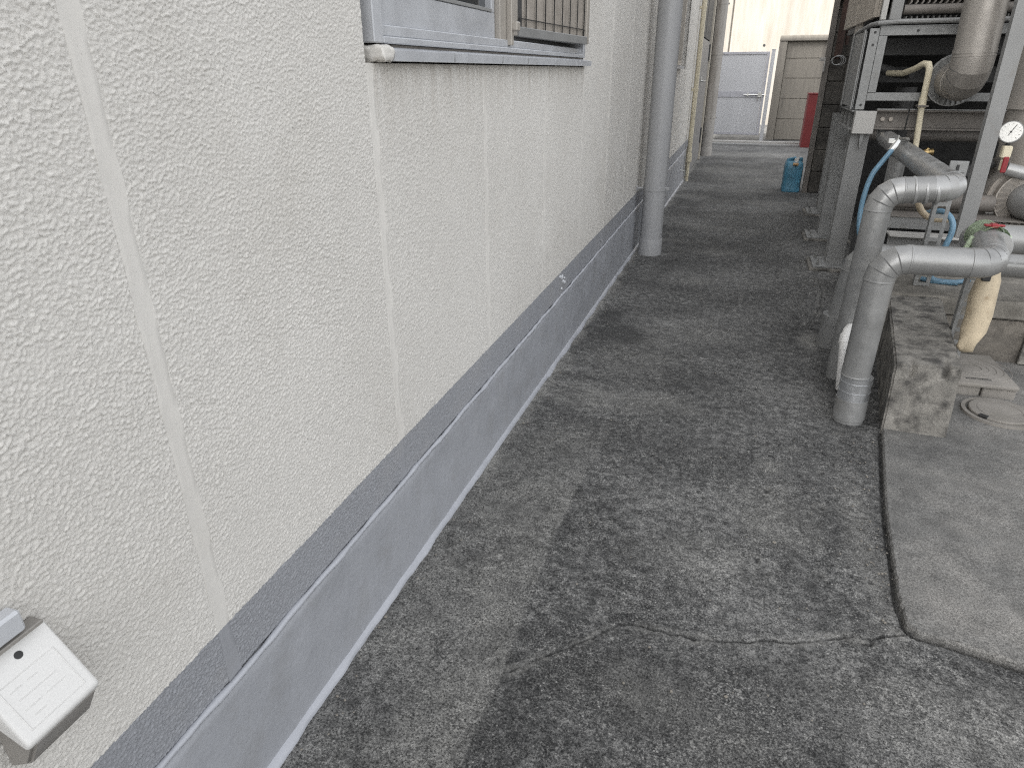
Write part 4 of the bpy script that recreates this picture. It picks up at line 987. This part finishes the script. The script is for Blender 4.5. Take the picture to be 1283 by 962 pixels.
# right hand column and pump
e = empty('vertical_duct', (1.42, 4.1, .6), 'wide clad vertical duct at the right edge behind the pressure gauge', 'duct')
mb = MB(); mb.tube([(1.37, 4.12, .955), (1.345, 4.12, 2.5)], .165, 36); mb.build('upper_section', M_clad_w, e, smooth=True)
mb = MB(); mb.tube([(1.375, 4.12, .953), (1.39, 4.12, .62)], .155, 36); mb.build('lower_section', M_clad_w, e, smooth=True)
mb = MB(); mb.tube([(1.371, 4.12, .945), (1.371, 4.12, .962)], .169, 36); mb.build('lap_band', M_clad_w, e, smooth=True)
pu = empty('pump', (1.40, 3.95, .3), 'grey clad pump casing with a ring of cut metal tabs on its front', 'pump')
mb = MB(); mb.tube([(1.375, 4.30, .54), (1.36, 4.16, .54), (1.352, 4.00, .54), (1.352, 3.98, .54)], .16, 40, True, [.11, .158, .165, .16]); mb.build('casing', M_clad_w, pu, smooth=True)
disc(pu, (1.352, 3.985, .54), (-.05, -1, .05), .135, .06, .085, M_clad_w, 26)
mb = MB(); mb.tube([(1.352, 3.95, .54), (1.352, 3.86, .54), (1.38, 3.80, .54), (1.45, 3.77, .54), (1.8, 3.77, .54)], .085, 28, True, [.085, .085, .083, .083, .083]); mb.build('inlet', M_clad, pu, smooth=True)
mb = MB(); mb.tube([(1.34, 4.21, .54), (1.34, 4.235, .54)], .185, 32)
mb.build('rear_flange', M_beam, pu, smooth=True)
mb = MB()
for i in range(8):
    a = 2*math.pi*i/8+.3; mb.cyl((1.345+.176*math.cos(a), 4.215, .54+.176*math.sin(a)), (1.345+.176*math.cos(a), 4.185, .54+.176*math.sin(a)), .012, 6)
mb.build('flange_bolts', M_steel_l, pu)
mb = MB(); mb.prism([(1.20, .465), (1.36, .465), (1.36, .475), (1.32, .56), (1.26, .56), (1.215, .475), (1.20, .475)], 'y', 3.96, 3.975); mb.build('foot_bracket', M_steel_l, pu)
mb = MB(); mb.box(1.10, 1.18, 4.2, 4.3, .52, .66, .01); mb.tube([(1.13, 4.15, .62), (1.22, 4.12, .70)], .03, 12); mb.build('motor_end', M_dark2, pu)
# white cap pipe above the pump
e = empty('gauge_pipe', (1.3, 3.9, .68), 'short pale pipe under the pressure gauge', 'pipe')
mb = MB(); mb.tube([(1.225, 3.93, .685), (1.30, 3.92, .668), (1.62, 3.9, .672)], .030, 18); mb.build('pipe', M_clad, e, smooth=True)
ga = empty('pressure_gauge', (1.20, 3.88, .70), 'round white pressure gauge on a cream and red valve stem', 'gauge')
gc = Vector((1.192, 3.90, .853)); gax = Vector((-.32, -.93, .18)).normalized()
mb = MB(); mb.tube([gc-gax*.025, gc-gax*.02, gc, gc+gax*.003], .051, 32, True, [.046, .05, .05, .0485]); mb.build('case', M_steel, ga, smooth=True)
mb = MB(); mb.cyl(gc+gax*.001, gc+gax*.0042, .0452, 32); mb.build('dial', M_face, ga)
gu = gax.cross(Vector((0, 0, 1))).normalized()*-1; gv = gu.cross(gax).normalized(); gv = gv if gv.z > 0 else -gv
mb = MB()
for i in range(11):
    a = R(225-27*i); d = gu*math.cos(a)+gv*math.sin(a); mb.tube([gc+gax*.0046+d*.033, gc+gax*.0046+d*.039], .0008, 4)
mb.build('dial_mark', M_ink, ga)
mb = MB(); d = (gu*.42+gv*.9).normalized(); mb.tube([gc+gax*.006-d*.018, gc+gax*.006+d*.034], .0013, 5); mb.cyl(gc+gax*.0045, gc+gax*.0075, .004, 10); mb.build('needle', M_ink, ga)
mb = MB(); mb.cyl((1.195, 3.905, .803), (1.195, 3.905, .79), .010, 8); mb.build('neck', M_ink, ga)
mb = MB(); mb.box(1.176, 1.216, 3.885, 3.925, .735, .792, .006); mb.cyl((1.196, 3.905, .74), (1.196, 3.905, .68), .012, 10); mb.build('valve_body', M_cream, ga)
mb = MB(); mb.box(1.184, 1.208, 3.868, 3.876, .672, .745, .004); mb.build('lever', M_redv, ga)

# ================================================================ CONCRETE: footing, pedestal, covers
ft = empty('concrete_footing', (1.6, 3.3, gz(3.3)), 'low stained concrete footing running right behind the pedestal', 'footing')
def rough(mb, amp=.003, sc_=18, cuts=6):
    bm = mb.bm
    bmesh.ops.subdivide_edges(bm, edges=[e for e in bm.edges if e.calc_length() > .05], cuts=cuts, use_grid_fill=True)
    for v in bm.verts:
        c = v.co; n1 = math.sin(c.x*sc_*2.1+c.y*9)+math.sin(c.y*sc_*1.7+c.z*23)+math.sin(c.z*sc_*2.9+c.x*31)
        v.co = c+Vector((math.sin(n1*2+c.z*40), math.cos(n1*1.7+c.x*35), math.sin(n1*1.3+c.y*50)))*amp
MBf = MB(); MBf.box(.70, 2.8, 3.20, 3.62, -.08, .150, .006); rough(MBf, .002, 14, 5); MBf.build('footing_body', M_conc_b, ft)
MBf = MB(); MBf.box(.66, 2.8, 3.185, 3.64, .156, .238, .006); rough(MBf, .003, 14, 6); MBf.build('top_course', M_board, ft)
def pedestal():
    mb = MB(); bm = mb.bm
    # skewed block: front bottom, front top, back top
    f = [(.594, 2.355), (.793, 2.345), (.900, 3.18), (.700, 3.195)]
    g = [(x, y) for x, y in f]
    lo = [bm.verts.new((x, y, gz(y)-.03)) for x, y in f]
    hi = [bm.verts.new((x+dx, y+.004, z)) for (x, y), z, dx in zip(f, (.222, .238, .232, .226), (-.010, -.014, -.002, -.006))]
    bm.faces.new(lo[::-1]); bm.faces.new(hi)
    for i in range(4): bm.faces.new((lo[i], lo[(i+1) % 4], hi[(i+1) % 4], hi[i]))
    bmesh.ops.bevel(bm, geom=bm.edges[:], offset=.007, segments=2, affect='EDGES')
    bmesh.ops.subdivide_edges(bm, edges=[e for e in bm.edges if e.calc_length() > .06], cuts=28, use_grid_fill=True)
    bm.verts.ensure_lookup_table()
    P = np.array([v.co[:] for v in bm.verts])
    h = .0018*fbm(P[:, 0]*22+P[:, 2]*13, P[:, 1]*22+P[:, 2]*19, 7, 4); h2 = .0018*fbm(P[:, 2]*26+P[:, 0]*7, P[:, 0]*24+P[:, 1]*21, 17, 4)
    for v, a, b in zip(bm.verts, h, h2):
        c = v.co
        v.co = c+Vector((a, b, a*.8))
        # chipped front edge
        if c.z > .19 and c.y < 2.40: v.co += Vector((0, .010*max(0, math.sin(c.x*130)+math.sin(c.x*61+1)-.3), -.006*max(0, math.sin(c.x*130)+math.sin(c.x*61+1)-.3)))
    o = mb.build('pedestal', M_conc, None, smooth=True, ang=40, origin=(.7, 2.4, gz(2.4)))
    tag(o, 'rough grey concrete pedestal block with chipped front edge', 'pedestal')
pedestal()
# pale render fin left at the foot of the pedestal
# square cover on two bricks
lid = empty('square_cover', (1.05, 2.9, .0), 'square pale inspection cover raised on small bricks right of the pedestal', 'cover')
LX0, LX1, LY0, LY1 = .80, 1.112, 2.75, 3.08
mb = MB(); mb.box(LX0, LX1, LY0, LY1, .012, .030, .006, seg=2, rot=.035); mb.build('lid', M_lid, lid, smooth=True)
mb = MB()
for rr in (.045, .07, .095, .12, .145): mb.tube([(.985+rr*math.cos(a), 2.915+rr*math.sin(a), .0302) for a in [i*2*math.pi/40 for i in range(41)]], .0016, 5, False)
mb.build('ring_pattern', M_lid, lid, smooth=True)
for (x, y) in ((.99, 2.80), (.93, 3.0)): MB().box(x-.045, x+.045, y-.008, y+.008, .026, .0306, .001, rot=.035).build('lifting_slot', M_ink, lid)
for (a, b) in ((.86, .995), (1.002, 1.115)): MB().box(a, b, 2.765, 2.83, gz(2.8)-.0, .011, .004).build('brick', M_lid, lid)
MB().box(.83, 1.11, 3.0, 3.06, gz(3)-.0, .011, .004).build('brick', M_lid, lid)
# round cover
mh = empty('round_cover', (1.02, 2.615, gz(2.6)), 'round concrete inspection cover set in a ring in the pad', 'cover')
mc = Vector((1.022, 2.612, gz(2.61)+.012))
def ringm(name, r0, r1, z0, z1, n=48):
    mb = MB(); bm = mb.bm; R_ = []
    for i in range(n):
        a = 2*math.pi*i/n; cc, ss = math.cos(a), math.sin(a)
        R_.append([bm.verts.new((mc.x+r*cc, mc.y+r*ss, mc.z+z)) for r, z in ((r0, z0), (r0, z1), (r1, z1), (r1, z0))])
    for i in range(n):
        j = (i+1) % n
        for q in range(4): bm.faces.new((R_[i][q], R_[j][q], R_[j][(q+1) % 4], R_[i][(q+1) % 4]))
    return mb.build(name, M_lid, mh, smooth=True)
ringm('rim', .108, .122, -.005, .010)
mb = MB(); mb.tube([mc+Vector((0, 0, -.004)), mc+Vector((0, 0, .013)), mc+Vector((0, 0, .016))], .1, 48, True, [.100, .100, .097]); mb.build('lid', M_lid, mh, smooth=True)
ringm('lid_groove', .070, .073, .0158, .0172)
mb = MB(); mb.box(mc.x-.085, mc.x-.055, mc.y-.075, mc.y-.055, mc.z+.010, mc.z+.0175, .001, rot=-.7); mb.build('pull_notch', M_ink, mh)
# small grey hand-hole frame at the far right of the footing
e = empty('wall_vent', (1.36, 3.18, .05), 'small dark framed opening low in the footing at the right edge', 'vent')
mb = MB(); mb.box(1.245, 1.36, 3.176, 3.197, -.03, .115, .003); mb.build('frame', M_conc, e)

# loose grit and chips lying on the paving
rg = random.Random(5); mb = MB()
for i in range(420):
    if i < 170: x = WX0+.02+abs(rg.gauss(0, .03)); y = rg.uniform(.6, 5.5)
    elif i < 260: y = rg.uniform(1.33, 2.3); x = .50+rg.gauss(-.015, .03)
    else: x = rg.uniform(-.55, .5); y = rg.uniform(.65, 4.5)
    r = rg.uniform(.0012, .0032) if i % 9 else rg.uniform(.003, .005)
    b = bmesh.new(); bmesh.ops.create_icosphere(b, subdivisions=1, radius=r)
    for v in b.verts: v.co = Vector((v.co.x*rg.uniform(.7, 1.3), v.co.y*rg.uniform(.7, 1.3), v.co.z*.6))
    b.transform(Matrix.Translation((x, y, gz(y)+r*.4+.001))); mb.merge(b)
tag(mb.build('loose_grit', M_pcw, None), 'scattered pale grit and small stone chips on the dark paving', 'grit', kind='stuff')
